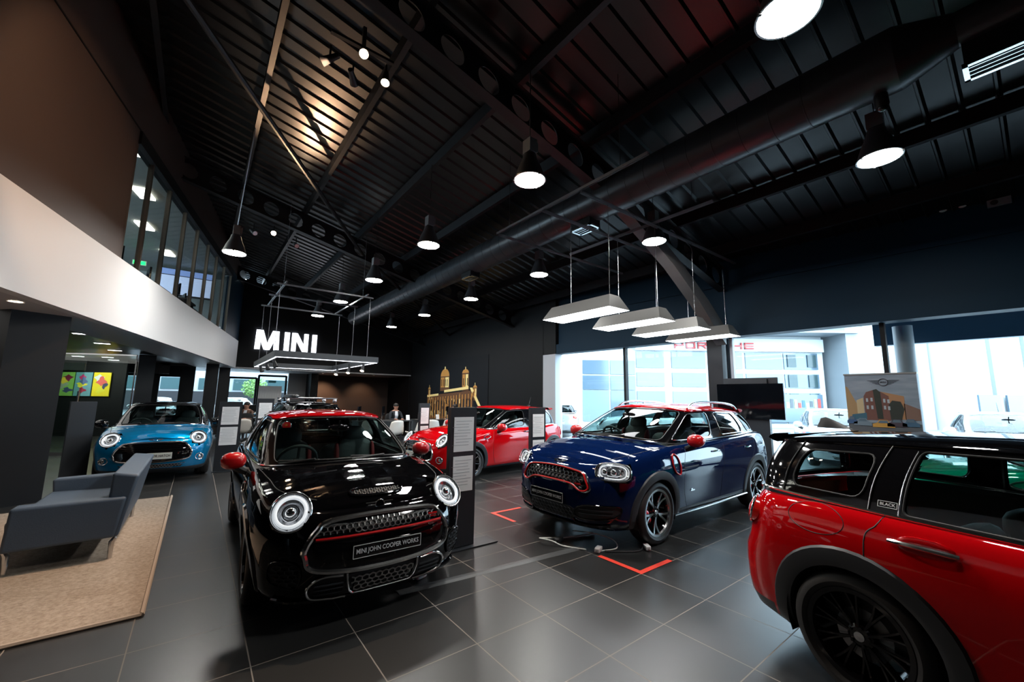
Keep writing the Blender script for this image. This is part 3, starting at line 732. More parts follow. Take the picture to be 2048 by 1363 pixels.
def front_f60(root, B, P):
    out = [(-.46, .645), (-.50, .70), (-.43, .775), (-.2, .80), (0, .805), (.2, .80), (.43, .775), (.50, .70), (.53, .635), (.49, .605), (.42, .605), (.33, .65), (.2, .665), (-.2, .665), (-.33, .65), (-.42, .605), (-.49, .605), (-.53, .635)]
    out = [(-.53, .635), (-.50, .70), (-.43, .775), (-.2, .80), (0, .805), (.2, .80), (.43, .775), (.50, .70), (.53, .635), (.49, .602), (.42, .605), (.34, .645), (.25, .662), (0, .665), (-.25, .662), (-.34, .645), (-.42, .605), (-.49, .602)]
    m = MB(); B.fill(m, 'F', out, .004, 3); g = m.build('grille', M_GLOSS, root)
    outline_tube(g, B, 'F', sc(out, 1.035), .011, .006, 'chrome_surround', M_CHROME, 4)
    outline_tube(g, B, 'F', sc(out, .985), .010, .014, 'red_surround', M_REDP, 4, label='red inner outline')
    m = MB(); B.hexes(m, 'F', inpoly(sc(out, .95)), -.5, .5, .60, .80, .03, .010, .006); m.build('honeycomb_mesh', M_CLAD, g, smooth=False)
    h, n = B.hit('F', .40, .665, .02); m = MB(); m.box(h, (.006, .09, .018)); m.build('grille_badge', M_REDP, g, smooth=False)['label'] = 'small red badge'
    plate(root, B, .488, 'MINI JOHN COOPER WORKS', .55, .115, True, -.05)
    badge(root, B, .855)
    c = [(-.30, .42), (.30, .42), (.36, .36), (.30, .29), (-.30, .29), (-.36, .36)]
    m = MB(); B.fill(m, 'F', c, .004, 2); lw = m.build('lower_intake', M_PLAST, root)
    m = MB(); B.hexes(m, 'F', inpoly(c), -.36, .36, .28, .42, .028, .012, .004); m.build('honeycomb_mesh', M_CLAD, lw, smooth=False)
    for sg in (1, -1):
        q = [(.36, .38), (.46, .455), (.70, .475), (.79, .46), (.77, .38), (.66, .33), (.42, .315)]; q = [(a*sg, b) for a, b in q]
        m = MB(); B.fill(m, 'F', q, .004, 3); f = m.build('brake_duct', M_PLAST, root)
        outline_tube(f, B, 'F', q, .007, .008, 'gloss_rim', M_GLOSS, 4)
        m = MB()
        for z in (.37, .41): m.tube(B.line('F', [(.42*sg, z), (.6*sg, z+.01), (.74*sg, z+.015)], .012, 4), .005, 4)
        m.build('intake_slats', M_CLAD, f)
        outline_tube(root, B, 'F', [(.33*sg, .30), (.37*sg, .265), (.55*sg, .26), (.70*sg, .28)], .010, .010, 'bumper_edge', M_CHROME if False else M_GLOSS, 6, False)
        outline_tube(root, B, 'T', [(1.0, .79*sg), (1.4, .75*sg), (1.7, .69*sg), (1.86, .60*sg)], .0035, 0, 'bonnet_seam', M_PLAST, 8, False)
        K = 'L' if sg > 0 else 'R'
        outline_tube(root, B, K, [(1.02, .95), (1.06, .86), (1.02, .76), (.92, .72), (.90, .80), (.94, .92)], .010, .008, 'side_scuttle', M_REDP, 4, label='red side scuttle outline')
        q = [(-.98, .26), (-.3, .255), (.3, .255), (.98, .26)]
        outline_tube(root, B, K, q, .014, .016, 'side_sill_trim', M_CHROME, 6, False)
        h = B.hit(K, .60, .50, .006)[0]; m = MB(); m.box(h, (.09, .006, .012)); m.box(h+Vector((.02, 0, .016)), (.03, .006, .012)); m.build('door_badge', M_CHROME, root, smooth=False)
    outline_tube(root, B, 'F', [(-.70, .265), (-.5, .245), (0, .24), (.5, .245), (.70, .265)], .014, .008, 'front_splitter', M_GLOSS, 8, False)
    for sg in (1, -1):
        m = MB(); y = .585*sg
        pts = cr([(.10, y, 1.475), (-.02, y, 1.535), (-.2, y, 1.56), (-.5, y, 1.568), (-1.0, y, 1.55), (-1.3, y, 1.515), (-1.42, y, 1.455)], 6)
        m.tube(pts, .016, 8); m.box((-.62, y, 1.515), (.05, .02, .06)); m.build('roof_rail', M_ALU, root)
def sides56(root, B, P):
    sx = P.get('dx', 0)
    door_bits(root, B, P, P.get('seams', [[(.66, .93), (.72, .75), (.70, .45), (.62, .26)], [(-.38, .95), (-.42, .7), (-.40, .45), (-.30, .26)]]), P.get('handles', (-.28,)), P.get('hz', .86))
    for K in ('L', 'R'):
        m = MB(); q = B.line(K, [(.98, .80), (.86, .845), (.80, .80), (.90, .765)], .006, 4, True); m.tube(q, .007, 6, True); m.build('side_scuttle', M_CHROME, root)
def rear_simple(root, B, P):
    for sg in (1, -1):
        z = P.get('tz', .80); y = P.get('ty', .66)
        h, n = B.hit('B', y*sg, z, 0); n = (n+Vector((-.3, 0, 0))).normalized(); e1 = Vector((0, 0, 1)).cross(n).normalized(); e2 = n.cross(e1)
        R1 = lambda r, d: [h+e1*(P.get('tw', .07)*r*math.cos(a))+e2*(P.get('th', .10)*r*math.sin(a))+n*d for a in [2*PI*i/28 for i in range(28)]]
        m = MB(); m.grid([R1(1, -.06), R1(1, .012), R1(.9, .022), R1(.5, .03), R1(.02, .032)], True); t = m.build('tail_lamp', M_TAIL, root)
        m = MB(); m.tube(R1(1.06, .006), .009, 6, True); m.build('chrome_ring', M_CHROME, t)
        m = MB(); m.grid([R1(.3, .036), R1(.02, .038)], True); m.build('indicator_lens', M_AMBER, t)
    h = B.hit('B', 0, .62, .01)[0]; m = MB(); m.box((h.x-.005, 0, .60), (.012, .52, .11)); m.build('number_plate', M_WHITEPLATE, root, smooth=False)
    m = MB(); m.tube([B.hit('B', y, .71, .02)[0] for y in (-.26, -.13, 0, .13, .26)], .014, 6); m.build('tailgate_handle', M_CHROME, root)
    q = [(-.5, .33), (0, .32), (.5, .33), (.46, .22), (0, .2), (-.46, .22)]
    m = MB(); B.fill(m, 'B', q, .006, 0, closed_smooth=False); m.build('rear_diffuser', M_PLAST, root)
def rear_f54(root, B, P):
    rear_simple(root, B, dict(P, tz=.84, ty=.705, tw=.10, th=.085))
    m = MB(); m.tube([B.hit('B', 0, z, .002)[0] for z in (.3, .45, .6, .75, .9)], .006, 5); m.build('split_door_seam', M_PLAST, root)
def antenna(root, x, z, fin=False):
    m = MB()
    if fin:
        rows = []
        for f, hh in ((0, 0), (.3, .035), (.6, .065), (.82, .082), (1, .07), (1.12, 0)):
            X = x+.16-.2*f; ww = .028*(1-abs(f-.6)*.6); rows.append([(X, ww, z), (X, ww*.5, z+hh*.75), (X, 0, z+hh), (X, -ww*.5, z+hh*.75), (X, -ww, z)])
        m.grid(rows)
    else:
        m.superq((x, 0, z), (.05, .03, .018), .8, 10); m.tube([(x, 0, z), (x-.09, 0, z+.22)], [.006, .003], 6)
    m.build('roof_aerial', M_PLAST, root)
CARS = {}
def place(key, P, label, loc, ang, **k):
    r_, B, bp = make_car(P, 'car', label, k.get('group'), loc, math.radians(ang))
    wipers(r_, P, bp); CARS[key] = (r_, B, bp); return r_, B, bp
# ------------------------------------------------------------------ the cars of the showroom
seam4 = [[(.70, 1.0), (.80, .80), (.78, .5), (.70, .30)], [(-.30, 1.05), (-.20, .69), (-.16, .32)], [(-1.30, 1.06), (-1.22, .85), (-.98, .6), (-.92, .32)]]
r_, B, bp = place('black', F56(paint=M_BLKPAINT, roofpaint=M_ROOFRED, mirc=M_REDP, front=front_jcw56, side=sides56, rear=rear_simple, caliper=True, redseat=True, wheel='multi', clad=M_GLOSS, zclad=.2, hz=.86),
    'black three-door hatchback with a red roof, red mirrors and a bonnet scoop, nearest the sofa', (1.26, 5.15, 0), 268.8)
m = MB(); m.box((-1.0, 0, 1.42), (.02, .02, .01)); antenna(r_, -1.25, 1.40)
r_, B, bp = place('navy', F60(paint=M_NAVY, roofpaint=M_ROOFRED, mirc=M_REDP, front=front_f60, side=lambda r, b, p: door_bits(r, b, p, seam4, (-.02, -1.0), .925), rear=rear_simple, caliper=True, redseat=True, seal=M_ALU),
    'navy blue five-door car with red roof, roof rails and a red-outlined grille', (5.54, 3.61, 0), 180.4)
def club_side(root, B, P):
    door_bits(root, B, P, [[(.74, .95), (.80, .75), (.76, .45), (.68, .28)], [(-.20, .97), (-.15, .7), (-.15, .28)], [(-1.17, 1.0), (-1.20, .94), (-1.245, .88), (-1.25, .72)]], (-.02, -1.01), .885, .26)
    for K in ('L', 'R'):
        m = MB(); q = [(-1.50+.155*math.cos(a), .905+.082*math.sin(a)) for a in [2*PI*i/40 for i in range(40)]]
        if K == 'R': m.tube([B.hit(K, a, b, -.0005)[0] for a, b in q], .0024, 5, True); m.build('fuel_flap', M_PLAST, root)
        m = MB(); y = B.hit(K, -1.0, .885, .0)[0]
        m.superq((-1.0, y.y, .885), (.11, .012, .05), .8, 16); m.build('handle_recess', P['paint'], root)
r_, B, bp = place('club', F54(paint=M_RED, roofpaint=M_BLKPAINT, mirc=M_BLKPAINT, side=club_side, rear=rear_f54, wheel='multi', front=lambda r, b, p: front_hatch(r, b, p, False, '', False)),
    'red estate car with black roof at the right edge, oval fuel flap', (3.54, -.74, 0), 258.7)
antenna(r_, -1.80, 1.395, True)
for t_, nm, M_, rr_ in ((.6405, 'door_frame_edge', M_STEEL, .004), (.724, 'panel_seam', M_PLAST, .004), (.6208, 'window_channel', M_ALU, .006)):
    for sg in (1, -1):
        m = MB(); q = [bp(t_, k/8*(.93 if nm == 'window_channel' else 1), .006 if nm != 'window_channel' else -.001) for k in range(9)]; m.tube([(p.x, p.y*sg, p.z) for p in q], rr_, 6); m.build(nm, M_, r_)
h1, h2 = bp(.638, .10, .012), bp(.638, .10, .012); h1 = Vector((h1.x, -h1.y, h1.z))
nrm = Vector((0, -1, .42)).normalized()
m = MB(); Mx = frame((-1.168, -.774, 1.046), (1, 0, 0), nrm.cross(Vector((1, 0, 0)))); 
m.text('BLACK', .0215, Mx @ Matrix.Translation((0, 0, .004)), .002); tb = m.build('pillar_badge', M_SILTXT, r_, smooth=False)
m = MB()
for a, b, c, d in ((0, .016, .084, .0025), (0, -.016, .084, .0025), (.041, 0, .0025, .032), (-.041, 0, .0025, .032)): m.box(Mx @ Vector((a, b, .004)), (c, d, .002), M=Mx.to_3x3().to_4x4())
m.build('badge_border', M_SILTXT, tb, smooth=False)
r_, B, bp = place('blue', F55(paint=M_BLUE, roofpaint=M_BLKPAINT, mirc=M_GLOSS, front=lambda r, b, p: front_hatch(r, b, p, True, 'MINI 5-DOOR HATCH'), side=sides56, rear=rear_simple),
    'bright blue five-door hatchback with a white number plate reading MINI 5-DOOR HATCH', (-.5, 11.88, 0), 269.5)
r_, B, bp = place('red', F56(paint=M_RED, roofpaint=M_ROOFRED, mirc=M_REDP, front=lambda r, b, p: front_hatch(r, b, p, True, ''), side=sides56, rear=rear_simple, wheel='star'),
    'red three-door hatchback parked side-on in front of the mural wall', (5.52, 7.88, 0), 187.1)
antenna(r_, -1.25, 1.40)
r_, B, bp = place('rack', F54(paint=M_BLKPAINT, roofpaint=M_BLKPAINT, mirc=M_GLOSS, rear=rear_f54),
    'black estate car with roof bars behind the black and red hatchback', (2.45, 13.6, 0), 93)
for x in (-1.35, -.35):
    m = MB(); m.tube([(x, -.66, 1.50), (x, -.5, 1.51), (x, .5, 1.51), (x, .66, 1.50)], .022, 8)
    for sg in (1, -1): m.superq((x, .6*sg, 1.445), (.05, .05, .06), .6, 10)
    m.build('roof_bar', M_ALU, r_)
m = MB(); m.superq((-.85, .42, 1.56), (.55, .12, .05), .5, 14); m.build('roof_carrier', M_PLAST, r_)
antenna(r_, -1.55, 1.42)
r_, B, bp = place('green', F56(paint=M_GREEN, roofpaint=M_GREEN, mirc=M_GREEN, front=lambda r, b, p: front_hatch(r, b, p, False, ''), side=sides56, rear=rear_simple),
    'green car seen through the side windows of the red estate car', (7.35, -.72, 0), 90)
# ------------------------------------------------------------------ materials of the building
def tile_floor():
    m = bpy.data.materials.new('dark_floor_tiles'); m.use_nodes = True; n = m.node_tree; b = n.nodes['Principled BSDF']; L = n.links
    tc = n.nodes.new('ShaderNodeTexCoord'); sp = n.nodes.new('ShaderNodeSeparateXYZ'); L.new(tc.outputs['Object'], sp.inputs[0])
    def mth(op, a, bb=None, **k):
        q = n.nodes.new('ShaderNodeMath'); q.operation = op
        for i, v in enumerate((a, bb)):
            if v is None: continue
            if isinstance(v, (int, float)): q.inputs[i].default_value = v
            else: L.new(v, q.inputs[i])
        return q.outputs[0]
    def line(o, off):
        f = mth('FRACT', mth('DIVIDE', mth('SUBTRACT', o, off), .6)); d = mth('ABSOLUTE', mth('SUBTRACT', f, .5))
        return mth('GREATER_THAN', d, .4942)
    g = mth('MAXIMUM', line(sp.outputs[0], .403), line(sp.outputs[1], .009))
    # per tile tone
    fx = mth('FLOOR', mth('DIVIDE', mth('SUBTRACT', sp.outputs[0], .403), .6)); fy = mth('FLOOR', mth('DIVIDE', mth('SUBTRACT', sp.outputs[1], .009), .6))
    cb = n.nodes.new('ShaderNodeCombineXYZ'); L.new(fx, cb.inputs[0]); L.new(fy, cb.inputs[1])
    wn = n.nodes.new('ShaderNodeTexWhiteNoise'); L.new(cb.outputs[0], wn.inputs['Vector'])
    nz = n.nodes.new('ShaderNodeTexNoise'); nz.inputs['Scale'].default_value = 1.7; nz.inputs['Detail'].default_value = 8; L.new(tc.outputs['Object'], nz.inputs['Vector'])
    v = mth('ADD', mth('MULTIPLY', wn.outputs['Value'], .25), mth('MULTIPLY', nz.outputs['Fac'], .9))
    r = n.nodes.new('ShaderNodeValToRGB'); r.color_ramp.elements[0].color = (.0125, .0127, .0132, 1); r.color_ramp.elements[1].color = (.0255, .0255, .0255, 1); L.new(v, r.inputs[0])
    mx = n.nodes.new('ShaderNodeMix'); mx.data_type = 'RGBA'; L.new(g, mx.inputs[0]); L.new(r.outputs[0], mx.inputs[6]); mx.inputs[7].default_value = (.22, .19, .16, 1)
    L.new(mx.outputs[2], b.inputs['Base Color'])
    b.inputs['Specular IOR Level'].default_value = .65
    L.new(mth('ADD', mth('MULTIPLY', g, .4), mth('ADD', .31, mth('MULTIPLY', nz.outputs['Fac'], .03))), b.inputs['Roughness'])
    bp_ = n.nodes.new('ShaderNodeBump'); bp_.invert = True; bp_.inputs['Strength'].default_value = .4; bp_.inputs['Distance'].default_value = .003; L.new(g, bp_.inputs['Height']); L.new(bp_.outputs[0], b.inputs['Normal'])
    return m
M_FLOOR = tile_floor()
M_DARK = mat('charcoal_paint', (.0075, .0078, .009), .6, spec=.2)
M_BROWN = mat('dark_brown_wall_paint', (.060, .037, .030), .6)
M_NAVYW = mat('blue_black_wall_paint', (.003, .020, .040), .55, spec=.15)
M_DECK = mat('black_roof_deck', (.0045, .005, .006), .30, spec=.45)
M_BEAM = mat('black_steelwork', (.012, .0125, .0145), .42, spec=.3)
M_HAUNCH = mat('grey_steelwork', (.10, .095, .095), .5)
M_WHITEW = mat('white_wall_paint', (.78, .78, .79), .55)
M_SOFF = mat('white_soffit', (.6, .6, .62), .5)
M_DUCT = mat('dark_duct', (.035, .037, .042), .33, .2)
M_COL = mat('anthracite_column', (.007, .0075, .010), .5, spec=.3)
M_COLB = mat('light_grey_jamb', (.42, .45, .50), .5)
M_LAMPW = mat('lamp_white', (1, 1, 1), .5, emit=(1, .98, .93), es=110)
M_LAMPWARM = mat('lamp_warm', (1, .8, .6), .5, emit=(1, .72, .45), es=60)
M_LED = mat('led_strip', (1, 1, 1), .5, emit=(.8, .87, 1), es=2.2)
M_PEND = mat('pendant_diffuser', (1, 1, 1), .5, emit=(.93, .97, 1), es=5)
M_PANEL = mat('office_light_panel', (1, 1, 1), .5, emit=(1, .95, .82), es=3)
M_SIGN = mat('lit_letters', (1, 1, 1), .5, emit=(.86, .90, 1), es=1.5)
M_PENDB = mat('pendant_grey', (.10, .10, .098), .45)
M_RAIL = mat('grey_strut_channel', (.22, .23, .25), .4, .2)
M_PAPER = mat('white_paper', (.9, .91, .93), .5)
M_PAPERTX = mat('grey_print', (.42, .44, .47), .6)
M_STAND = mat('slate_display_stand', (.018, .022, .028), .4)
M_SOFA = mat('grey_leather', (.058, .092, .145), .48, bump=(90, .12))
M_SHELL = mat('white_chair_shell', (.72, .70, .66), .35)
M_SCREEN = mat('black_screen', (.003, .004, .006), .07)
M_DESK = mat('dark_desk', (.03, .027, .026), .35)
M_TAPE = mat('red_floor_tape', (.82, .06, .035), .5)
M_SKIN = mat('skin', (.45, .22, .15), .55)
M_SUIT = mat('dark_suit', (.015, .018, .025), .8)
M_BROWNJ = mat('brown_jacket', (.12, .06, .04), .8)
M_SHIRT = mat('white_shirt', (.7, .72, .78), .7)
M_HAIR = mat('dark_hair', (.012, .008, .006), .6)
# ------------------------------------------------------------------ shell
m = MB(); m.box((0, 10, -.06), (24, 36, .12)); m.v = [(x, y, z) if x < 0 else (min(x, 10.45), y, z) for x, y, z in m.v]; struct('floor', m, M_FLOOR)
roofz = lambda x: 7.42-.24*x
# roof deck with ribs running down the slope, profile repeats along y
m = MB(); prof = []; y = -4.6; k = 0
while y < 22.4:
    prof += [(y, 0), (y+.245, 0), (y+.277, -.034), (y+.300, -.034), (y+.313, 0)]; y += .325
rows = [[(x, a, roofz(x)+b) for a, b in prof] for x in (-9.5, 10.6)]
m.grid(rows); m.box((.55, 8.9, 7.6-.24*.55+.1), (.1, .1, .05)); m.v = m.v[:-8]; m.f = m.f[:-6]; m.m = m.m[:-6]
m.grid([[(-9.5, -4.6, roofz(-9.5)+.15), (-9.5, 22.5, roofz(-9.5)+.15)], [(10.6, -4.6, roofz(10.6)+.15), (10.6, 22.5, roofz(10.6)+.15)]])
struct('ceiling', m, M_DECK)
# side and rear walls
wx = lambda y: 10.24-.058*y          # inner face of the window wall
def wallseg(name, p, q, z0, z1, t, M_, kind=None):
    a, b = Vector((p[0], p[1], 0)), Vector((q[0], q[1], 0)); d = (b-a).normalized(); n_ = Vector((d.y, -d.x, 0))*t
    mm = MB(); mm.prism([a+Vector((0, 0, z0)), b+Vector((0, 0, z0)), b+n_+Vector((0, 0, z0)), a+n_+Vector((0, 0, z0))], (0, 0, z1-z0)); return struct(name, mm, M_)
wallseg('wall_window_header', (wx(-4.5), -4.5), (wx(9.9), 9.9), 3.28, 5.6, .35, M_NAVYW)
wallseg('wall_window_header_lower', (wx(-4.5)-.12, -4.5), (wx(9.9)-.12, 9.9), 3.10, 3.42, .35, M_NAVYW)
wallseg('trim_1', (wx(-4.5)-.05, -4.5), (wx(9.9)-.05, 9.9), 4.36, 4.46, .1, M_NAVYW)
wallseg('wall_unseen_end', (wx(-4.5), -4.5), (wx(-1.6), -1.6), 0, 3.28, .3, M_NAVYW)  # unseen wall added to cut window reflections on the navy car
wallseg('wall_window_base', (wx(-4.5), -4.5), (wx(9.9), 9.9), -.0, .12, .3, M_COL)
wallseg('wall_mural', (9.55, 10.55), (9.55, 21.9), 0, 6.0, .3, M_DARK)
m = MB(); m.box((9.70, 10.25, 1.55), (.32, .62, 3.1)); struct('wall_window_jamb', m, M_COLB)
m = MB(); m.box((9.72, 10.25, 4.4), (.34, .64, 2.6)); struct('wall_window_jamb_upper', m, M_DARK)
m = MB(); m.box((4.2, 21.95, 4.75), (11, .3, 4.0)); m.box((-5, 21.95, 5.4), (8, .3, 6)); struct('wall_rear_upper', m, M_DARK)
m = MB(); m.box((.4, -4.6, 4), (20.5, .2, 9)); struct('wall_behind_camera', m, M_DARK)
# left: mezzanine edge (white fascia) with the office wall above it
fx = lambda y: -1.54+.2126*(y-8.48)
YA, YB = -4.6, 21.46
def fpt(y, z, off=0): return Vector((fx(y)-off, y+off*.2126, z))
m = MB(); m.prism([fpt(YA, 2.75), fpt(YB, 2.75), fpt(YB, 2.75, .15), fpt(YA, 2.75, .15)], (0, 0, 1.19)); struct('wall_fascia', m, M_WHITEW)
m = MB(); m.prism([fpt(YB, 2.75), (.9, 21.8, 2.75), (.5, 21.8, 2.75), fpt(YB, 2.75, .3)], (0, 0, 1.19)); struct('wall_fascia_return', m, M_WHITEW)
m = MB(); m.prism([fpt(YA, 2.752, .1), fpt(YB, 2.752, .1), (.14, 24, 2.752), (-1.38, 14.4, 2.752), (-2.03, 11.08, 2.752), (-2.44, 9.3, 2.752), (-5.4, -4.6, 2.752)], (0, 0, .04)); struct('ceiling_soffit', m, M_SOFF)
m = MB(); m.box((-5.6, 10, 2.93), (9.0, 30, .06)); m.v = [(min(x, fx(y)-.15), y, z) for x, y, z in m.v]
m = MB(); m.prism([fpt(YA, 2.83, .16), fpt(YB, 2.83, .16), (1.0, 27.5, 2.83), (-10.5, 27.5, 2.83), (-10.5, YA, 2.83)], (0, 0, .06)); struct('ceiling_under_mezzanine', m, mat('dark_ceiling', (.02, .021, .024), .35))
# upper wall: solid part, head strip above the glazing, and the glazing itself
WY = [9.80, 10.62, 11.76, 12.97, 14.17, 15.42, 16.6, 17.8, 19.0]
m = MB(); m.prism([fpt(YA, 3.94, .06), fpt(9.80, 3.94, .06), fpt(9.80, 3.94, .2), fpt(YA, 3.94, .2)], (0, 0, 4.4)); struct('wall_left_upper', m, M_BROWN)
m = MB(); m.prism([fpt(9.8, 6.47, .06), fpt(21.9, 6.47, .06), fpt(21.9, 6.47, .2), fpt(9.8, 6.47, .2)], (0, 0, 1.6)); struct('wall_left_head', m, M_BROWN)
m = MB(); m.prism([fpt(19.0, 3.94, .06), fpt(21.9, 3.94, .06), fpt(21.9, 3.94, .2), fpt(19.0, 3.94, .2)], (0, 0, 2.6)); struct('wall_left_end', m, M_NAVYW)
m = MB(); m.prism([fpt(9.8, 6.22, .02), fpt(19, 6.22, .02), fpt(19, 6.22, .2), fpt(9.8, 6.22, .2)], (0, 0, .25)); struct('trim_2', m, M_DARK)
M_MUL = mat('bronze_mullion', (.09, .07, .055), .4, .3)
for i in range(len(WY)-1):
    m = MB(); a, b = WY[i], WY[i+1]
    m.prism([fpt(a+.03, 3.98, .1), fpt(b-.03, 3.98, .1), fpt(b-.03, 3.98, .11), fpt(a+.03, 3.98, .11)], (0, 0, 2.22)); struct('window_%d' % (i+1), m, M_PANE)
for i, yy in enumerate(WY):
    m = MB(); m.prism([fpt(yy-.03, 3.94, .06), fpt(yy+.03, 3.94, .06), fpt(yy+.03, 3.94, .14), fpt(yy-.03, 3.94, .14)], (0, 0, 2.3)); struct('trim_%d' % (i+3), m, M_MUL)
m = MB(); m.prism([fpt(YA, 6.475, .045), fpt(21.8, 6.475, .045), fpt(21.8, 6.475, .07), fpt(YA, 6.475, .07)], (0, 0, .022)); struct('trim_13', m, M_DARK)
# the office behind the upper glazing
M_OFFC = mat('office_ceiling', (.32, .33, .30), .7)
M_OFFW = mat('office_wall', (.30, .31, .29), .7)
m = MB(); m.prism([fpt(9, 6.5, .25), fpt(21.5, 6.5, .25), fpt(21.5, 6.5, 8), fpt(9, 6.5, 8)], (0, 0, .05)); struct('ceiling_office', m, M_OFFC)
m = MB(); m.prism([fpt(21.0, 3.94, .25), fpt(21.1, 3.94, .25), fpt(21.1, 3.94, 8), fpt(21.0, 3.94, 8)], (0, 0, 2.56)); struct('wall_office_end', m, M_OFFW)
m = MB(); m.prism([fpt(9, 3.0, .25), fpt(21, 3.0, .25), fpt(21, 3.0, 8), fpt(9, 3.0, 8)], (0, 0, .9)); struct('floor_office', m, M_DARK)
m = MB(); m.prism([fpt(8.9, 3.94, .25), fpt(9.0, 3.94, .25), fpt(9.0, 3.94, 8), fpt(8.9, 3.94, 8)], (0, 0, 2.56)); struct('wall_office_near', m, M_OFFW)
ths = math.atan(.2126)
for (x, y), wh in (((-1.40, 10.6), 'nearest the first window'), ((-1.52, 13.0), 'second from the near end'), ((-1.70, 15.6), 'third, above the exit sign'), ((-1.3, 18.2), 'farthest'), ):
    m = MB(); m.box((x, y, 6.47), (.3, .62, .05), -ths); o = m.build('ceiling_light_panel', M_PANEL, smooth=False)
    tag(o, 'white louvred ceiling light in the upstairs office, '+wh, 'ceiling light', 'upstairs office ceiling lights')
light('office_glow', 'AREA', (-2.4, 14, 6.42), 60, (1, .95, .8), (-2.4, 14, 0), 1.2, 6)
m = MB(); m.box((-.80, 20.0, 5.85), (1.75, .05, 1.05)); o = m.build('wall_screen', [M_PLAST], smooth=False); tag(o, 'large wall screen with a blue spreadsheet in the upstairs office', 'screen')
M_SCRB = mat('screen_picture', (.1, .2, .5), .4, emit=(.20, .30, .55), es=.7); M_SCRW = mat('screen_picture_white', (.4, .5, .7), .4, emit=(.42, .52, .72), es=.7)
m = MB(); m.box((-.80, 19.97, 5.75), (1.67, .01, .72)); m.build('display', M_SCRW, o, smooth=False)
m = MB(); m.box((-.80, 19.97, 6.25), (1.67, .01, .22)); m.build('title_bar', M_SCRB, o, smooth=False)
m = MB(); m.box((-2.0, 18.4, 6.02), (.36, .03, .16)); o = m.build('exit_sign', M_WHITE, smooth=False); tag(o, 'small green lit exit sign in the upstairs office', 'sign')
m = MB(); m.box((-2.0, 18.38, 6.02), (.30, .01, .11)); m.build('sign_face', mat('exit_green', (0, .3, .05), .4, emit=(.0, .8, .1), es=3), o, smooth=False)
for i, (x, y, hh) in enumerate(((-.2, 15.4, .42), (-.75, 13.9, .5), (-1.1, 12.3, .4), (-.1, 16.8, .4))):
    b = Vector((x-.55, y, 3.9)); r0 = empty('office_desk', b, -ths, 'dark upstairs office desk, number %s from the near end of the glazing' % ('three', 'two', 'one', 'four')[i], 'desk', 'upstairs desks')
    m = MB(); m.box((0, 0, .42), (.7, 1.05, .05)); m.build('desk_top', M_DESK, r0, smooth=False); m = MB(); m.box((0, -.48, .2), (.6, .04, .4)); m.build('side_panel', M_DESK, r0, smooth=False); m = MB(); m.box((0, .48, .2), (.6, .04, .4)); m.build('side_panel', M_DESK, r0, smooth=False)
    r0 = empty('computer_monitor', b+Vector((0, 0, .445)), -ths+.4, 'black computer monitor on the upstairs desk, %s from the near end' % ('third', 'second', 'first', 'fourth')[i], 'monitor', 'upstairs monitors')
    m = MB(); m.box((0, 0, .30), (.04, .55, .34)); m.build('screen', M_SCREEN, r0, smooth=False); m = MB(); m.box((0, 0, .07), (.03, .06, .14)); m.box((0, 0, .01), (.16, .22, .015)); m.build('foot', M_PLAST, r0, smooth=False)

# ------------------------------------------------------------------ steelwork
def bar(a, b, w_, h_, name, M_, lab, cat, group=None, kind=None):
    a, b = Vector(a), Vector(b); d = (b-a); Mx = frame((a+b)/2, d, Vector((-d.y, d.x, 0)) if abs(d.x)+abs(d.y) > 1e-6 else (0, 1, 0))
    m = MB(); x, y, z = d.length/2, w_/2, h_/2
    m.add([Mx @ Vector((i*x, j*y, k*z)) for i in (-1, 1) for j in (-1, 1) for k in (-1, 1)], [(0, 1, 3, 2), (4, 6, 7, 5), (0, 4, 5, 1), (2, 3, 7, 6), (0, 2, 6, 4), (1, 5, 7, 3)])
    o = m.build(name, M_, smooth=False); return tag(o, lab, cat, group, kind)
PX = [-4.1, -2.6, -1.1, .45, 1.95, 3.45, 4.98, 6.45, 7.85, 9.3]
for i, x in enumerate(PX):
    m = MB(); z = roofz(x)-.02
    m.prism([(x-.035, -4.5, z), (x-.015, -4.5, z), (x-.015, -4.5, z-.20), (x+.05, -4.5, z-.215), (x+.05, -4.5, z-.235), (x-.035, -4.5, z-.235)], (0, 26.3, 0)); o = m.build('roof_purlin', M_BEAM, smooth=False)
    tag(o, 'long black roof purlin, %s counting from the upper left wall' % ('first', 'second', 'third', 'fourth', 'fifth', 'sixth', 'seventh', 'eighth', 'ninth', 'tenth')[i], 'roof purlin', 'roof purlins running the length of the hall')
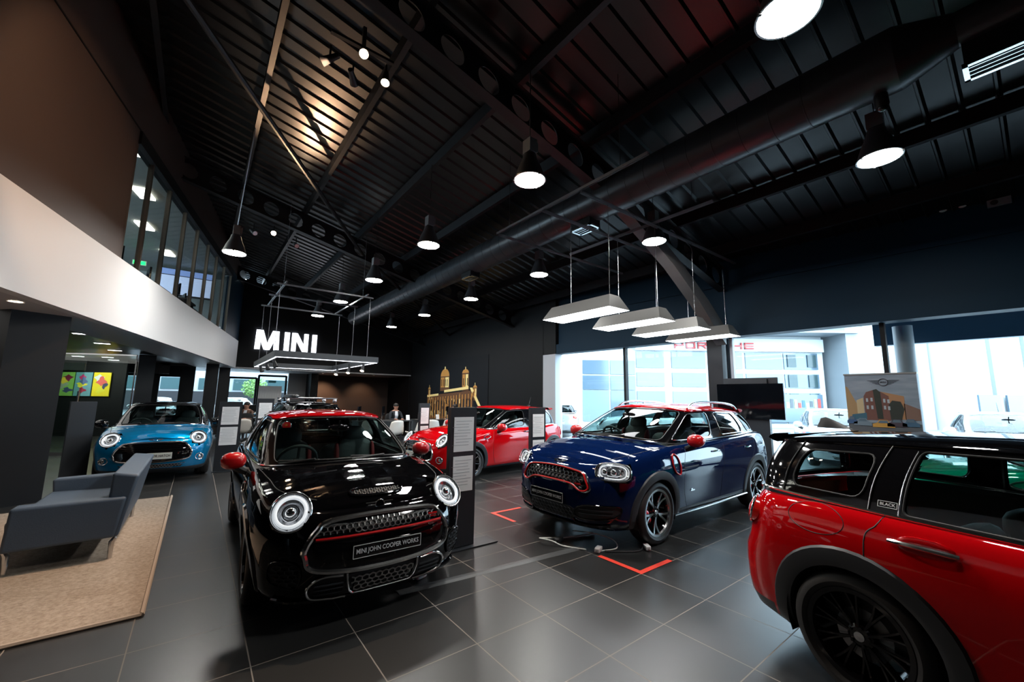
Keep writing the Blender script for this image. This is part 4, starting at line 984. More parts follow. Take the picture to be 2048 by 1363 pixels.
def rafter(y, lab):
    r0 = empty('cellular_rafter', (0, y, 0), 0, lab, 'rafter', 'cellular steel rafters')
    zt = lambda x: 7.17-.24*x; D = .56; m = MB(); x0, x1 = -1.6, 9.9; n_ = 19; st = (x1-x0)/n_; ca = math.cos(math.atan(.24)); 
    for i in range(n_):
        xa, xb = x0+i*st, x0+(i+1)*st; xc = (xa+xb)/2; N = 24; inn = []; out = []
        for k in range(N):
            a = 2*PI*k/N; inn.append((xc+.185*math.cos(a), zt(xc)-D/2+.185*math.sin(a)-.24*.185*math.cos(a)))
            c, s_ = math.cos(a), math.sin(a); q = 1/max(abs(c), abs(s_)); X = xc+st/2*c*q; out.append((X, zt(X)-D/2+D/2*s_*q))
        for yo, rv in ((-.006, 1), (.006, -1)):
            m.grid([[(a, yo, b) for a, b in out], [(a, yo, b) for a, b in inn]], True)
        m.grid([[(a, -.006, b) for a, b in inn], [(a, .006, b) for a, b in inn]], True)
    m.build('web', M_BEAM, r0)
    for zo, nm in ((0, 'top_flange'), (-D, 'bottom_flange')):
        m = MB(); m.prism([(x0, -.09, zt(x0)+zo-.007), (x1, -.09, zt(x1)+zo-.007), (x1, .09, zt(x1)+zo-.007), (x0, .09, zt(x0)+zo-.007)], (0, 0, .014)); m.build(nm, M_BEAM, r0, smooth=False)
    return r0
rafter(4.45, 'black steel roof rafter with round holes above the black and red hatchback')
rafter(12.3, 'black steel roof rafter with round holes over the rear of the hall')
rafter(20.1, 'black steel roof rafter with round holes nearest the lit MINI letters')
m = MB(); pts = [(5.75, 4.45, 5.22), (5.75, 4.45, 5.80), (9.85, 4.45, 4.7), (9.85, 4.45, 3.25), (9.35, 4.45, 3.45), (7.6, 4.45, 4.55)]
pts = [(5.7, 5.30), (6.3, 5.30), (7.0, 4.95), (8.0, 4.45), (9.0, 3.85), (9.75, 3.3), (9.75, 2.9), (9.3, 3.2), (8.6, 3.75), (7.6, 4.38), (6.6, 4.86)]
m.prism([(a, 4.36, b) for a, b in pts], (0, .24, 0)); o = m.build('rafter_haunch', M_HAUNCH, smooth=False); tag(o, 'grey diagonal steel haunch reaching down to the window column', 'steel brace')
for (a, b, lab) in (((-.8, 6.45, 7.05), (4.0, 13.0, 5.95), 'long black diagonal roof brace crossing the warm-lit roof'), ((4.0, 12.2, 5.6), (9.6, 17.5, 4.6), 'long black diagonal roof brace at the rear by the duct')):
    m = MB(); m.tube([a, b], .055, 8); o = m.build('roof_brace', M_BEAM); tag(o, lab, 'roof brace')
# duct
m = MB(); ys = [-3.2, .12, .55, 1.0]; rr_ = [.17, .17, .33, .33]
y = 1.0
rows = []
def ringd(y, r_): return [(5.65+r_*math.cos(2*PI*k/36), y, 5.28+r_*math.sin(2*PI*k/36)) for k in range(36)]
for y_, r_ in zip(ys, rr_): rows.append(ringd(y_, r_*1.0))
while y < 19.5:
    y += .36; rows += [ringd(y-.008, .33), ringd(y-.005, .334), ringd(y+.005, .334), ringd(y+.008, .33)]
m.grid(rows, True); m.ngon(rows[-1]); m.ngon(rows[0][::-1]); du = m.build('ventilation_duct', M_DUCT, angle=12); tag(du, 'long black round ventilation duct hung under the roof', 'duct')
def vent(loc, sx, sy, lab, h=.35, M_=M_ALU):
    r0 = empty('air_vent', loc, 0, lab, 'air vent'); 
    m = MB(); m.box((0, 0, h/2+.02), (sx*.98, sy*.98, h)); m.build('vent_box', M_BEAM, r0, smooth=False)
    m = MB()
    for a, b, c, d in ((0, sy/2-.02, sx, .04), (0, -sy/2+.02, sx, .04), (sx/2-.02, 0, .04, sy), (-sx/2+.02, 0, .04, sy)): m.box((a, b, 0), (c, d, .03))
    m.build('vent_frame', M_ALU, r0, smooth=False); m = MB()
    for i in (-1, 0, 1): m.box((i*sx*.22, 0, .005), (.012, sy-.08, .02))
    m.build('vent_louvre', M_ALU, r0, smooth=False)
vent((5.80, -.75, 4.88), .32, 1.75, 'large black vent box with a silver louvre at the end of the duct', .5)
vent((5.62, 5.02, 4.83), .3, .5, 'small silver-framed vent under the duct', .12)
vent((5.62, 9.2, 4.83), .3, .5, 'black vent under the duct near the rear roof', .12)
# ------------------------------------------------------------------ high bay lamps
def highbay(label):
    r0 = empty('high_bay_lamp', (0, 0, 0), 0, label, 'lamp', 'high bay lamps hanging from the roof')
    m = MB(); m.lathe([(.05, .40), (.09, .38), (.11, .30), (.17, .16), (.215, .02), (.222, 0), (.212, 0), (.16, .15), (.10, .29)], 32); sh = m.build('lamp_shade', M_PENDB if False else mat('lamp_shade_dark', (.05, .05, .055), .4), r0)
    m = MB(); m.lathe([(.214, .006), (.226, .006), (.228, -.008), (.212, -.008), (.214, .006)], 32); rg = m.build('lamp_rim', M_STEEL, r0)
    for k in range(3):
        a = 2*PI*k/3+.4; m = MB(); m.box((.222*math.cos(a), .222*math.sin(a), -.004), (.03, .022, .03), a); m.build('rim_clip', M_PLAST, rg, smooth=False)
    m = MB(); m.lathe([(0, .004), (.21, .004)], 32); m.build('lamp_glass', M_LAMPW, r0)
    m = MB(); m.box((0, 0, .50), (.13, .16, .20)); m.box((.085, 0, .5), (.03, .12, .14)); m.build('gear_box', mat('lamp_gear_grey', (.12, .12, .125), .5), r0, smooth=False)
    return r0
HB = [((3.4, .9), 4.62, 'nearest, bright and cut by the top edge of the photo'), ((6.42, .9), 4.6, 'by the roof duct at upper right'), ((3.4, 4.05), 4.62, 'over the near display stand, left of the duct'),
      ((3.4, 7.2), 4.62, 'in the middle row, fourth from the near end'), ((.34, 10.24), 4.6, 'hanging on a chain beside the upstairs glazing'), ((3.4, 10.4), 4.62, 'right above the track frame, centre left'),
      ((6.65, 4.2), 4.6, 'behind the strut channels above the white pendants'), ((6.4, 7.24), 4.62, 'under the duct, left of the white pendants'), ((3.4, 13.56), 4.62, 'above the lit letters, larger of the two'),
      ((6.4, 10.4), 4.6, 'beneath the duct, centre'), ((3.37, 16.6), 4.62, 'above the lit letters, smaller of the two'), ((6.4, 13.65), 4.6, 'beyond the duct, second farthest'), ((6.42, 16.95), 4.6, 'farthest, near the rear wall')]
proto = highbay('x'); first = True
for i, ((x, y), z, lab) in enumerate(HB):
    o = proto if first else copy_tree(proto); first = False
    o.location = (x, y, z); o['label'] = 'hanging high bay lamp '+lab
    zt = roofz(x)-.24
    m = MB()
    if i == 4:
        m.tube([(0, 0, .6), (.03, -.35, 1.35), (.09, -.9, zt-z)], .012, 6)
    else: m.tube([(0, 0, .6), (0, 0, zt-z)], .006 if i != 2 else .008, 6)
    m.build('suspension_wire', M_STEEL if i == 4 else M_PLAST, o)
# ------------------------------------------------------------------ spotlights
def spot(loc, aim, lab, lit=True, par=None, s_=1.0):
    r0 = empty('spotlight', loc, 0, lab, 'spotlight', 'roof track spotlights') if par is None else empty('spot_head', loc); r0.parent = par
    d = (Vector(aim)-Vector(loc)).normalized(); a = d.orthogonal().normalized(); Mx = frame((0, 0, 0), a, d.cross(a))
    if Mx.to_3x3() @ Vector((0, 0, 1)) @ d < 0: Mx = frame((0, 0, 0), a, a.cross(d))
    m = MB(); m.lathe([(0, -.14), (.035, -.14), (.04, -.10), (.055, .05), (.066, .12), (.062, .12), (.055, .10)], 20, Mx); m.v = [tuple(Vector(v)*s_) for v in m.v]; m.build('spot_body', M_BEAM, r0)
    m = MB(); m.lathe([(0, .108), (.056, .108)], 20, Mx); m.v = [tuple(Vector(v)*s_) for v in m.v]; m.build('spot_lens', M_LAMPWARM if lit else M_STEEL, r0)
    m = MB(); m.tube([(0, 0, 0), (.0, .0, .1*s_), (0, 0, .22*s_)], .014*s_, 6); m.build('bracket', M_BEAM, r0); return r0
m = MB(); m.box((1.45, 5.55, 6.66), (.9, .06, .04)); m.box((1.45, 5.55, 6.83), (.05, .05, .34)); o = m.build('spot_track', M_BEAM, smooth=False); tag(o, 'short black track carrying the warm spotlights', 'lighting track')
spot((1.05, 5.75, 6.40), (-1.6, 7.9, 5.0), 'warm spotlight at top left pointing to the left wall')
spot((1.42, 5.40, 6.42), (.35, 1.2, 3.4), 'brightest warm spotlight, facing the camera')
spot((1.80, 5.55, 6.36), (1.2, 4.2, 2), 'warm spotlight pointing down, right of the brightest one')
spot((1.40, 5.85, 6.36), (2.6, 8, 6.2), 'unlit dark spotlight below the brightest one', False)
spot((1.2, 12.05, 5.85), (.6, 4, 4.2), 'warm glaring spotlight under the rear rafter', True)
spot((.75, 12.05, 5.78), (2.6, 8, 3), 'unlit spotlight left of the glaring one', False)
spot((1.75, 12.05, 5.68), (2.6, 8, 3), 'unlit spotlight right of the glaring one', False)
# ------------------------------------------------------------------ white pendants on strut channels
def channel(a, b, lab, zz):
    m = MB(); a, b = Vector((*a, zz)), Vector((*b, zz)); d = (b-a).normalized(); n_ = Vector((-d.y, d.x, 0)); u = Vector((0, 0, 1))
    for o1, w_, h_ in ((Vector(), .041, .004), (n_*.019-u*.02, .003, .041), (-n_*.019-u*.02, .003, .041)):
        q = [a+o1+n_*(w_/2)*i+u*(h_/2)*j for i, j in ((-1, -1), (1, -1), (1, 1), (-1, 1))]; m.prism(q, b-a)
    k = 0
    while k < (b-a).length-.06:
        for sg in (-1, 1): m.box(a+d*(k+.05)+n_*.0215*sg-u*.02, (.05 if abs(d.x) > .5 else .002, .05 if abs(d.y) > .5 else .002, .014))
        k += .12
    o = m.build('strut_channel', M_RAIL, smooth=False); return tag(o, lab, 'strut channel', 'slotted strut channels above the pendants')
channel((4.42, 4.90), (9.75, 4.90), 'lower slotted channel farther from the camera, carrying pendant wires', 4.82)
channel((4.45, 4.05), (9.75, 4.05), 'lower slotted channel nearer the camera, carrying pendant wires', 4.82)
channel((4.45, 2.85), (4.45, 6.3), 'crossing slotted channel at the left end of the group', 4.87)
channel((6.42, 2.95), (6.42, 6.2), 'crossing slotted channel at the middle of the group', 4.87)
channel((4.45, 6.25), (8.4, 6.25), 'slotted channel at the rear of the group below the duct', 4.83)
for x, y in ((4.45, 3.3), (4.45, 5.9), (6.42, 3.3), (6.42, 5.9), (8.3, 6.25)):
    m = MB(); m.tube([(x, y, 4.86), (x, y, roofz(x)-.02)], .005, 6); o = m.build('hanger_rod', M_PLAST); tag(o, 'thin black rod holding a strut channel to the roof above the pendants', 'hanger rod', 'rods holding the strut channels')
proto = None
for i, (x, lab) in enumerate(((5.10, 'nearest and leftmost'), (6.45, 'second from the left'), (7.76, 'third from the left'), (9.08, 'farthest, by the window head'))):
    if proto is None:
        proto = o = empty('pendant_light', (x, 4.62, 3.0), 0, '', 'pendant light', 'white trapezoid pendant lights')
        m = MB(); m.add([(sx*a, sy*b, z) for z, a, b in ((0, .26, .76), (.235, .12, .66)) for sx, sy in ((-1, -1), (1, -1), (1, 1), (-1, 1))], [(0, 1, 5, 4), (1, 2, 6, 5), (2, 3, 7, 6), (3, 0, 4, 7), (4, 5, 6, 7)]); m.build('pendant_housing', M_PENDB, o, smooth=False)
        m = MB(); m.box((0, 0, .004), (.50, 1.5, .008)); m.build('pendant_diffuser', M_PEND, o, smooth=False)
        for yy in (-.57, .28):
            m = MB(); m.tube([(0, yy, .235), (0, yy, 1.80)], .006, 6); m.build('suspension_wire', M_ALU, o)
    else: o = copy_tree(proto); o.location = (x, 4.62, 3.0)
    o['label'] = 'white trapezoid pendant light, '+lab+' of the row of four'
# ------------------------------------------------------------------ black track frame in front of the letters
fr = empty('track_light_frame', (2.62, 13.35, 2.5), 0, 'rectangular black frame with lit lower edge and spotlights below the MINI letters', 'light fitting')
m = MB(); LX, LY = 1.2, 2.25
for a, b, c, d in ((0, LY, 2*LX+.1, .1), (0, -LY, 2*LX+.1, .1), (LX, 0, .1, 2*LY), (-LX, 0, .1, 2*LY)): m.box((a, b, .08), (c, d, .15))
m.build('frame_rail', mat('frame_grey_black', (.035, .042, .05), .4), fr, smooth=False)
m = MB()
for a, b, c, d in ((0, LY, 2*LX+.06, .022), (0, -LY, 2*LX+.06, .022), (LX, 0, .022, 2*LY), (-LX, 0, .022, 2*LY)): m.box((a, b, -.002), (c, d, .014))
m.build('led_strip', M_LED, fr, smooth=False)
for x, y in ((-1.12, -1.4), (-1.12, 0), (-1.12, 1.4), (1.12, -1.4), (1.12, 0), (1.12, 1.4)): spot((x, y, -.10), (x*.3, y-1, -2.5), '', x > 0, fr, .9)
for y in (-1.55, -.05, 1.75):
    for x in (-1.17, 1.17): m = MB(); m.tube([(x, y, .15), (x, y, 1.96)], .006, 6); m.build('suspension_wire', M_RAIL, fr)
    m = MB(); m.box((0, y, 1.97), (2.5, .041, .041)); o = m.build('cross_channel', M_RAIL, fr, smooth=False)
for x in (-1.05, 1.05):
    m = MB(); m.box((x, .1, 2.02), (.041, 3.6, .041)); m.build('cross_channel', M_RAIL, fr, smooth=False)
    m = MB(); m.tube([(x, -1.2, 2.0), (x, -1.2, roofz(2.62+x)-2.55)], .006, 6); m.build('suspension_wire', M_RAIL, fr)
# MINI letters
for i, (ch, x) in enumerate((('M', 2.35), ('I', 3.15), ('N', 3.72), ('I', 4.36))):
    W_ = {'M': .98, 'I': .21, 'N': .72}[ch]; H = .90; q = MB(); Mx = frame((x, 21.78, 4.12), (1, 0, 0), (0, 0, 1)); t = .2
    if ch == 'I': P_ = [[(-.105, -.45), (.105, -.45), (.105, .45), (-.105, .45)]]
    elif ch == 'N': P_ = [[(-.36, -.45), (-.17, -.45), (-.17, .45), (-.36, .45)], [(.17, -.45), (.36, -.45), (.36, .45), (.17, .45)], [(-.36, .45), (-.13, .45), (.36, -.45), (.13, -.45)]]
    else: P_ = [[(-.49, -.45), (-.28, -.45), (-.24, .45), (-.46, .45)], [(.28, -.45), (.49, -.45), (.46, .45), (.24, .45)], [(-.46, .45), (-.19, .45), (.10, -.45), (-.12, -.45)], [(.46, .45), (.19, .45), (-.10, -.45), (.12, -.45)]]
    for k, pg in enumerate(P_): q.prism([Mx @ Vector((a, b, .001*k)) for a, b in pg], (0, -.07, 0))
    o = q.build('lit_letter', M_SIGN, smooth=False)
    tag(o, 'white lit letter %s on the dark rear wall, %s of four' % (ch, ('first', 'second', 'third', 'last')[i]), 'sign letter', 'lit letters of the wall sign')
# ------------------------------------------------------------------ rooms under the mezzanine and at the rear
M_GREYW = mat('grey_brown_wall', (.07, .055, .045), .6)
def sbox(name, c, d, M_, rz=0):
    mm = MB(); mm.box(c, d, rz); return struct(name, mm, M_)
sbox('wall_far_left', (-10.6, 11, 1.5), (.2, 33, 3.2), M_DARK)
sbox('wall_rear_right', (7.2, 25.2, 1.4), (5.2, .2, 2.9), M_BROWN)
sbox('wall_rear_left', (-6.2, 22.5, 1.4), (7.3, .2, 2.9), M_DARK)
sbox('wall_rear_post', (-.4, 22.5, 1.4), (.5, .3, 2.9), M_DARK)
sbox('wall_rear_lintel', (-1.55, 22.5, 2.55), (2.2, .2, .5), M_DARK)
sbox('wall_rear_sill', (-1.55, 22.5, .35), (2.2, .2, .7), M_DARK)
sbox('wall_rear_pier', (-1.65, 22.5, 1.4), (.7, .22, 2.9), M_DARK)
sbox('wall_rear_grey', (4.25, 24.6, 1.4), (.9, .2, 2.85), mat('grey_wall_panel', (.22, .22, .23), .6))
sbox('wall_rear_edge', (4.85, 24.3, 1.4), (.35, 1.9, 2.85), M_DARK)
sbox('wall_side_rear', (9.6, 23.6, 1.4), (.2, 3.4, 2.9), M_DARK)
sbox('wall_rear_counter', (2.1, 23.6, .55), (1.9, .25, 1.1), M_DARK)
m = MB(); m.prism([(.3, 21.8, 2.75), (9.6, 21.8, 2.75), (9.6, 25.3, 2.75), (.3, 25.3, 2.75)], (0, 0, .06)); struct('ceiling_rear_soffit', m, M_SOFF)
for i, (x0, x1, z0, z1) in enumerate(((1.18, 2.35, .9, 2.45), (2.45, 3.7, .5, 2.6))):
    sbox('window_%d' % (i+11), ((x0+x1)/2, 24.6, (z0+z1)/2), (x1-x0, .02, z1-z0), M_PANE)
    for k, x in enumerate((x0, x1)): sbox('trim_%d' % (20+i*4+k), (x, 24.6, (z0+z1)/2), (.09, .1, z1-z0), M_DARK)
    sbox('trim_%d' % (22+i*4), ((x0+x1)/2, 24.6, z1-.02), (x1-x0, .1, .1), M_DARK)
sbox('wall_rear_under_window', (1.76, 24.6, .45), (1.3, .15, .9), M_DARK)
light('rear_window_portal', 'AREA', (2.4, 24.4, 1.6), 1, aim=(2.4, 20, 1.6), size=2.6, sizey=2.2).data.cycles.is_portal = True
light('left_window_portal', 'AREA', (-1.5, 22.3, 1.5), 1, aim=(-1.5, 18, 1.5), size=2.0, sizey=1.6).data.cycles.is_portal = True
# shutter panel and notice in the rear window
m = MB(); m.box((3.0, 24.56, 1.35), (1.05, .04, 1.4))
for k in range(9): m.box((2.55+.11*k, 24.53, 1.3), (.012, .03, 1.2))
o = m.build('blind', M_WHITE, smooth=False); tag(o, 'white ribbed blind hanging in the rear window', 'blind')
m = MB(); m.box((3.05, 24.555, 2.28), (.36, .02, .13)); o = m.build('notice', mat('teal_notice', (.1, .45, .5), .5), smooth=False); tag(o, 'small teal notice above the white blind in the rear window', 'notice')
# columns
def column(x, y, w_, lab):
    mm = MB(); mm.box((x, y, 1.4), (w_, w_, 2.8), ths*-1)
    o = mm.build('column', M_COL, smooth=False); return tag(o, lab, 'column', None, 'structure')
m = MB(); m.prism([(-1.66, 9.10, 0), (-1.86, 9.31, 0), (-2.42, 9.05, 0), (-2.2, 8.8, 0)], (0, 0, 2.80)); struct('wall_column_left', m, M_COL)
m = MB(); m.prism([(.18, 19.6, 0), (.58, 19.6, 0), (.58, 20.0, 0), (.18, 20.0, 0)], (0, 0, 2.8)); struct('wall_column_middle', m, M_COL)
m = MB(); m.prism([(.66, 21.7, 0), (1.06, 21.7, 0), (1.06, 22.2, 0), (.66, 22.2, 0)], (0, 0, 2.8)); struct('wall_column_rear', m, M_COL)
m = MB(); m.prism([(-1.55, 17.2, 0), (-1.15, 17.3, 0), (-1.2, 17.7, 0), (-1.6, 17.6, 0)], (0, 0, 2.8)); struct('wall_column_office', m, M_COL)
# soffit downlights
def downlight(x, y, z, lab, warm=False, sx=.14):
    r0 = empty('recessed_downlight', (x, y, z), 0, lab, 'ceiling light', 'recessed ceiling lights under the mezzanine')
    m = MB(); m.lathe([(.075, 0), (.085, -.006), (.075, -.008), (.062, 0)], 20) if warm else m.box((0, 0, -.003), (.32, .16, .006)); m.build('trim_ring', M_WHITE, r0)
    m = MB(); (m.lathe([(0, -.002), (.062, -.002)], 20) if warm else m.box((0, 0, -.008), (.28, .12, .004))); m.build('lamp_face', M_PEND if not warm else mat('downlight_warm', (1, 1, 1), .5, emit=(1, .8, .6), es=9), r0)
downlight(-1.98, 8.0, 2.75, 'round warm downlight in the white soffit by the left column', True)
DL = [(-3.08, 12.81), (-4.36, 17.88), (-1.85, 11.08), (-1.82, 12.92), (-1.83, 14.8), (-3.04, 18.12), (-3.05, 19.93), (-2.35, 17.88), (-2.37, 19.24), (-3.07, 22.0), (-.61, 17.3)]
for i, (x, y) in enumerate(DL):
    k = (2.815-1.592)/(2.7-1.592)
    if y*k < 22: downlight(x*k, y*k, 2.82, 'flat white ceiling light in the dark mezzanine ceiling, %s' % ('left of the large column', 'far left behind the column', 'nearest the soffit edge', 'second along the soffit edge', 'third along the soffit edge', 'deep above the picture wall', 'deepest above the picture wall', 'in front of the glass office', 'behind the glass office head', 'last on the left', 'before the middle column')[i])
for x, y, L in ((5.2, 23.2, 'left'), (7.7, 22.6, 'right')): downlight(x, y, 2.75, 'round warm downlight in the rear soffit, '+L+' one', True)
light('under_mezzanine_glow', 'AREA', (-4.5, 15, 2.75), 90, (1, .97, .92), (-4.5, 15, 0), 5, 12)
# glass office
M_OG = glass('office_glass', (.80, .88, .84), .9, 1.5)
g0 = empty('glass_partition', (-3.28, 17.6, 0), 0, 'frameless glass office partition behind the blue car', 'glass partition')
a, b = Vector((0, 0, 0)), Vector((1.76, -1.3, 0)); d = (b-a).normalized()
m = MB(); m.prism([a, b, b+Vector((.01, .012, 0)), a+Vector((.01, .012, 0))], (0, 0, 2.74)); m.build('glass_pane', M_OG, g0, smooth=False)
m = MB(); m.tube([a+Vector((0, 0, 2.74)), b+Vector((0, 0, 2.70))], .025, 4); m.build('head_rail', M_ALU, g0)
m = MB(); m.tube([b, b+Vector((0, 0, 2.7))], .022, 4); m.build('edge_post', M_ALU, g0)
g1 = empty('glass_door', (-2.72, 15.3, 0), 0, 'glass door with a tall steel pull handle beside the left column', 'door')
m = MB(); m.box((.0, .0, 1.2), (.85, .012, 2.3), -.6); m.build('door_glass', M_OG, g1, smooth=False)
m = MB(); m.tube([(.30, -.28, .44), (.32, -.30, 1.62)], .026, 10); m.build('pull_handle', M_CHROME, g1)
m = MB(); m.box((-.0, 0, .05), (.8, .03, .08), -.6); m.build('door_rail', M_ALU, g1, smooth=False)
o = MB(); o.box((-5.0, 14.0, 1.53), (3.2, .03, .05)); tag(o.build('hand_rail', M_ALU, smooth=False), 'upper pale horizontal rail of the glazing left of the column', 'rail')
o = MB(); o.box((-4.4, 14.0, .99), (3.6, .03, .04)); tag(o.build('hand_rail', M_ALU, smooth=False), 'lower pale horizontal rail of the glazing left of the column', 'rail')
# pictures
m = MB(); m.prism([(-4.8, 22.62, 0), (-2.2, 20.95, 0), (-2.25, 20.87, 0), (-4.85, 22.54, 0)], (0, 0, 2.8)); m.v = [(x+.05, y+.16, z) for x, y, z in m.v]; struct('wall_pictures', m, M_DARK)
light('picture_fill_light', 'AREA', (-3.6, 20.3, 2.7), 35, (1, .97, .92), (-3.3, 21.7, 1.6), 1.2)  # unseen area light added to brighten the pictures, no fitting here
cols = [[(.25, .5, .1), (.25, .02, .06), (.35, .4, .3), (.05, .07, .15), (.8, .6, .05)], [(.15, .35, .4), (.6, .03, .15), (.8, .7, .05), (.35, .03, .06), (.1, .15, .3)], [(.8, .65, .02), (.7, .72, .7), (.05, .06, .12), (.75, .7, .05), (.7, .12, .1)]]
for i, (x0, x1) in enumerate(((-4.15, -3.68), (-3.64, -3.16), (-3.12, -2.62))):
    t0 = (x0+4.15)/1.53; P0 = Vector((x0, 22.2-.98*t0, 1.46)); t1 = (x1+4.15)/1.53; P1 = Vector((x1, 22.2-.98*t1, 1.46)); ex = (P1-P0); wd = ex.length; ex.normalize(); ny = Vector((ex.y, -ex.x, 0))
    r0 = empty('framed_picture', P0, 0, 'colourful abstract picture behind the glass office, %s of three' % ('leftmost', 'middle', 'right, mostly yellow')[i], 'picture', 'abstract pictures')
    m = MB(); m.prism([Vector(), ex*wd, ex*wd-ny*.03, -ny*.03], (0, 0, .88)); m.build('canvas', mat('canvas_%d' % i, cols[i][0], .6), r0, smooth=False)
    for j in range(4):
        m = MB(); random.seed(i*7+j); cx, cz, rx, rz_ = wd*(.3+.4*random.random()), [.66, .42, .22, .56][j], wd*(.22+.2*random.random()), .10+.09*random.random()
        m.ngon([ex*(cx+rx*(.7+.3*math.sin(3*a+j))*math.cos(a)).real+Vector((0, 0, cz+rz_*(.8+.2*math.cos(4*a))*math.sin(a)))+ny*(.004+.003*j) for a in [2*PI*q/26 for q in range(26)]])
        m.build('paint_patch', mat('paint_%d_%d' % (i, j), cols[i][j+1], .6), r0, smooth=False)
# ------------------------------------------------------------------ mural: a floodlit domed hall at night, printed flat on the wall
XM = 9.54
m = MB(); m.box((XM-.004, 16.9, 1.9), (.012, 5.9, 3.0)); mu = m.build('wall_mural_print', mat('mural_night_sky', (.005, .0055, .008), .6, spec=.2), smooth=False); tag(mu, 'large night mural of a floodlit domed stone hall', 'mural')
G1, G2, G3 = mat('mural_gold', (.55, .25, .05), .6, emit=(.75, .42, .08), es=.05), mat('mural_bronze', (.12, .045, .012), .6, emit=(.32, .13, .03), es=.03), mat('mural_pale_gold', (.9, .72, .30), .6, emit=(.9, .72, .3), es=.1)  # print colours with a slight glow of their own added
mv = lambda u, v: Vector((0, 19.65-u*5.35, .28+v*.87))                 # u 0..1 left to right, v metres
def flat(pts, M_, d, nm):
    m = MB(); m.prism([Vector((XM-.010-d, 0, 0))+mv(*p) for p in pts], (-.002, 0, 0)); m.build(nm, M_, mu, smooth=False)
def rect(u0, u1, v0, v1, M_, d=0, nm='stonework', sl=0): flat([(u0, v0), (u1, v0+sl*(u1-u0)), (u1, v1+sl*(u1-u0)), (u0, v1)], M_, d, nm)
rect(.02, .86, .2, 1.58, G2, 0, 'facade', .35)
for k in range(17):
    u = .04+k*.049; rect(u, u+.012, .3, 1.42+.35*u, G1, .002, 'column'); rect(u+.018, u+.036, .45, 1.2+.33*u, mat('mural_dark', (.01, .006, .004), .7), .002, 'arched_window')
    if k % 3 == 1: rect(u+.022, u+.032, .45, .75, G3, .004, 'lit_window')
rect(.02, .25, 1.50, 1.62, G3, .004, 'parapet', .4); rect(.36, .78, 1.76, 1.90, G3, .004, 'parapet', .42)
for u, w_, v0, h_, dome in ((.035, .05, 1.55, .42, .12), (.28, .17, 2.05, .62, .42), (.67, .11, 2.05, .72, .20), (.85, .06, 1.55, .45, .12)):
    rect(u, u+w_, v0-.2, v0+h_, G2, .002, 'tower'); rect(u+.01, u+w_*.45, v0, v0+h_*.9, G1, .004, 'tower_face'); rect(u+w_*.55, u+w_-.01, v0, v0+h_*.9, G3, .004, 'tower_face')
    flat([(u+w_/2+w_*.48*math.cos(a), v0+h_+dome*math.sin(a)) for a in [PI*q/12 for q in range(13)]], G1, .002, 'dome'); rect(u+w_*.45, u+w_*.55, v0+h_+dome*.9, v0+h_+dome+.12, G3, .004, 'finial')
flat([(.80, 2.0), (.84, 2.0), (.97, 1.1), (.93, 1.1)], G3, .004, 'parapet')
random.seed(11)
for k in range(46):
    u = .03+.82*random.random(); v = .35+random.random()*(1.0+.3*u); rect(u, u+.006+.012*random.random(), v, v+.06+.2*random.random(), (G1, G2, G3, MATS['mural_dark'])[k % 4], .006, 'stone_detail')
for u in (.30, .335, .37, .405, .69, .72, .755): rect(u, u+.012, 2.12, 2.5, MATS['mural_dark'], .006, 'belfry_opening')
# ------------------------------------------------------------------ display stands
def stand(x, y, rz, h, w_, lab, bare=False, foot=.0):
    r0 = empty('display_stand', (x, y, 0), rz, lab, 'display stand', 'slate price stands')
    m = MB(); m.box((0, 0, h/2+.01), (w_, .07, h-.02)); m.build('stand_panel', M_STAND, r0, smooth=False)
    m = MB(); m.box((foot/2, 0, .008), (w_+.04+foot, .22, .012)); m.build('base_plate', M_STAND, r0, smooth=False)
    if not bare:
        for k in range(2):
            z = h-.10-.19-k*.42; m = MB(); m.box((0, -.039, z), (w_*.76, .006, .37)); p_ = m.build('price_sheet', M_PAPER, r0, smooth=False)
            m = MB()
            for q in range(9): m.box((-.02*(q % 3), -.043, z+.14-.032*q), (w_*(.62-.12*(q % 2)), .001, .005))
            m.build('printed_lines', M_PAPERTX, p_, smooth=False)
    return r0
stand(2.37, 3.96, 0, 1.48, .33, 'slate stand with two white price sheets right of the black and red car', foot=.25)
stand(.60, 10.55, 0, 1.435, .40, 'slate stand with two white price sheets between the blue and black cars')
stand(1.36, 11.7, 0, 1.50, .36, 'slate stand behind the black and red car, left of the roof rack')
stand(4.30, 8.95, 0, 1.44, .26, 'narrow slate stand in front of the night mural')
stand(4.55, 5.18, -.1, 1.435, .30, 'slate stand in front of the rear half of the red hatchback')
stand(-1.62, 10.68, .4, 1.425, .34, 'blank slate stand left of the blue car', True)
# ------------------------------------------------------------------ rug and sofa
m = MB(); nx, ny_ = 60, 90; rows = []
for i in range(nx+1):
    x = -5.2+5.04*i/nx; rows.append([(x, 4.11+4.33*j/ny_, .010+.004*random.random()) for j in range(ny_+1)])
m.grid(rows); rg = m.build('shag_rug', mat('beige_rug', (.50, .42, .345), .95, noise=(38, '#6a5a4c'), bump=(120, 1)), angle=180); tag(rg, 'large beige shaggy rug under the grey sofa', 'rug')
m = MB(); m.tube([(-.165, 4.11, .012), (-.165, 8.44, .012)], .016, 6); m.tube([(-5.2, 4.115, .012), (-.165, 4.115, .012)], .016, 6); m.build('rug_binding', mat('rug_edge', (.40, .32, .26), .9), rg)
sf = empty('sofa', (-1.0, 6.5, .014), 0, 'low grey leather sofa standing on the beige rug', 'sofa')
def rb(name, c, h, par, M_=M_SOFA, e=.12):
    mm = MB(); mm.superq(c, h, e, 24); return mm.build(name, M_, par, angle=50)
m = MB()
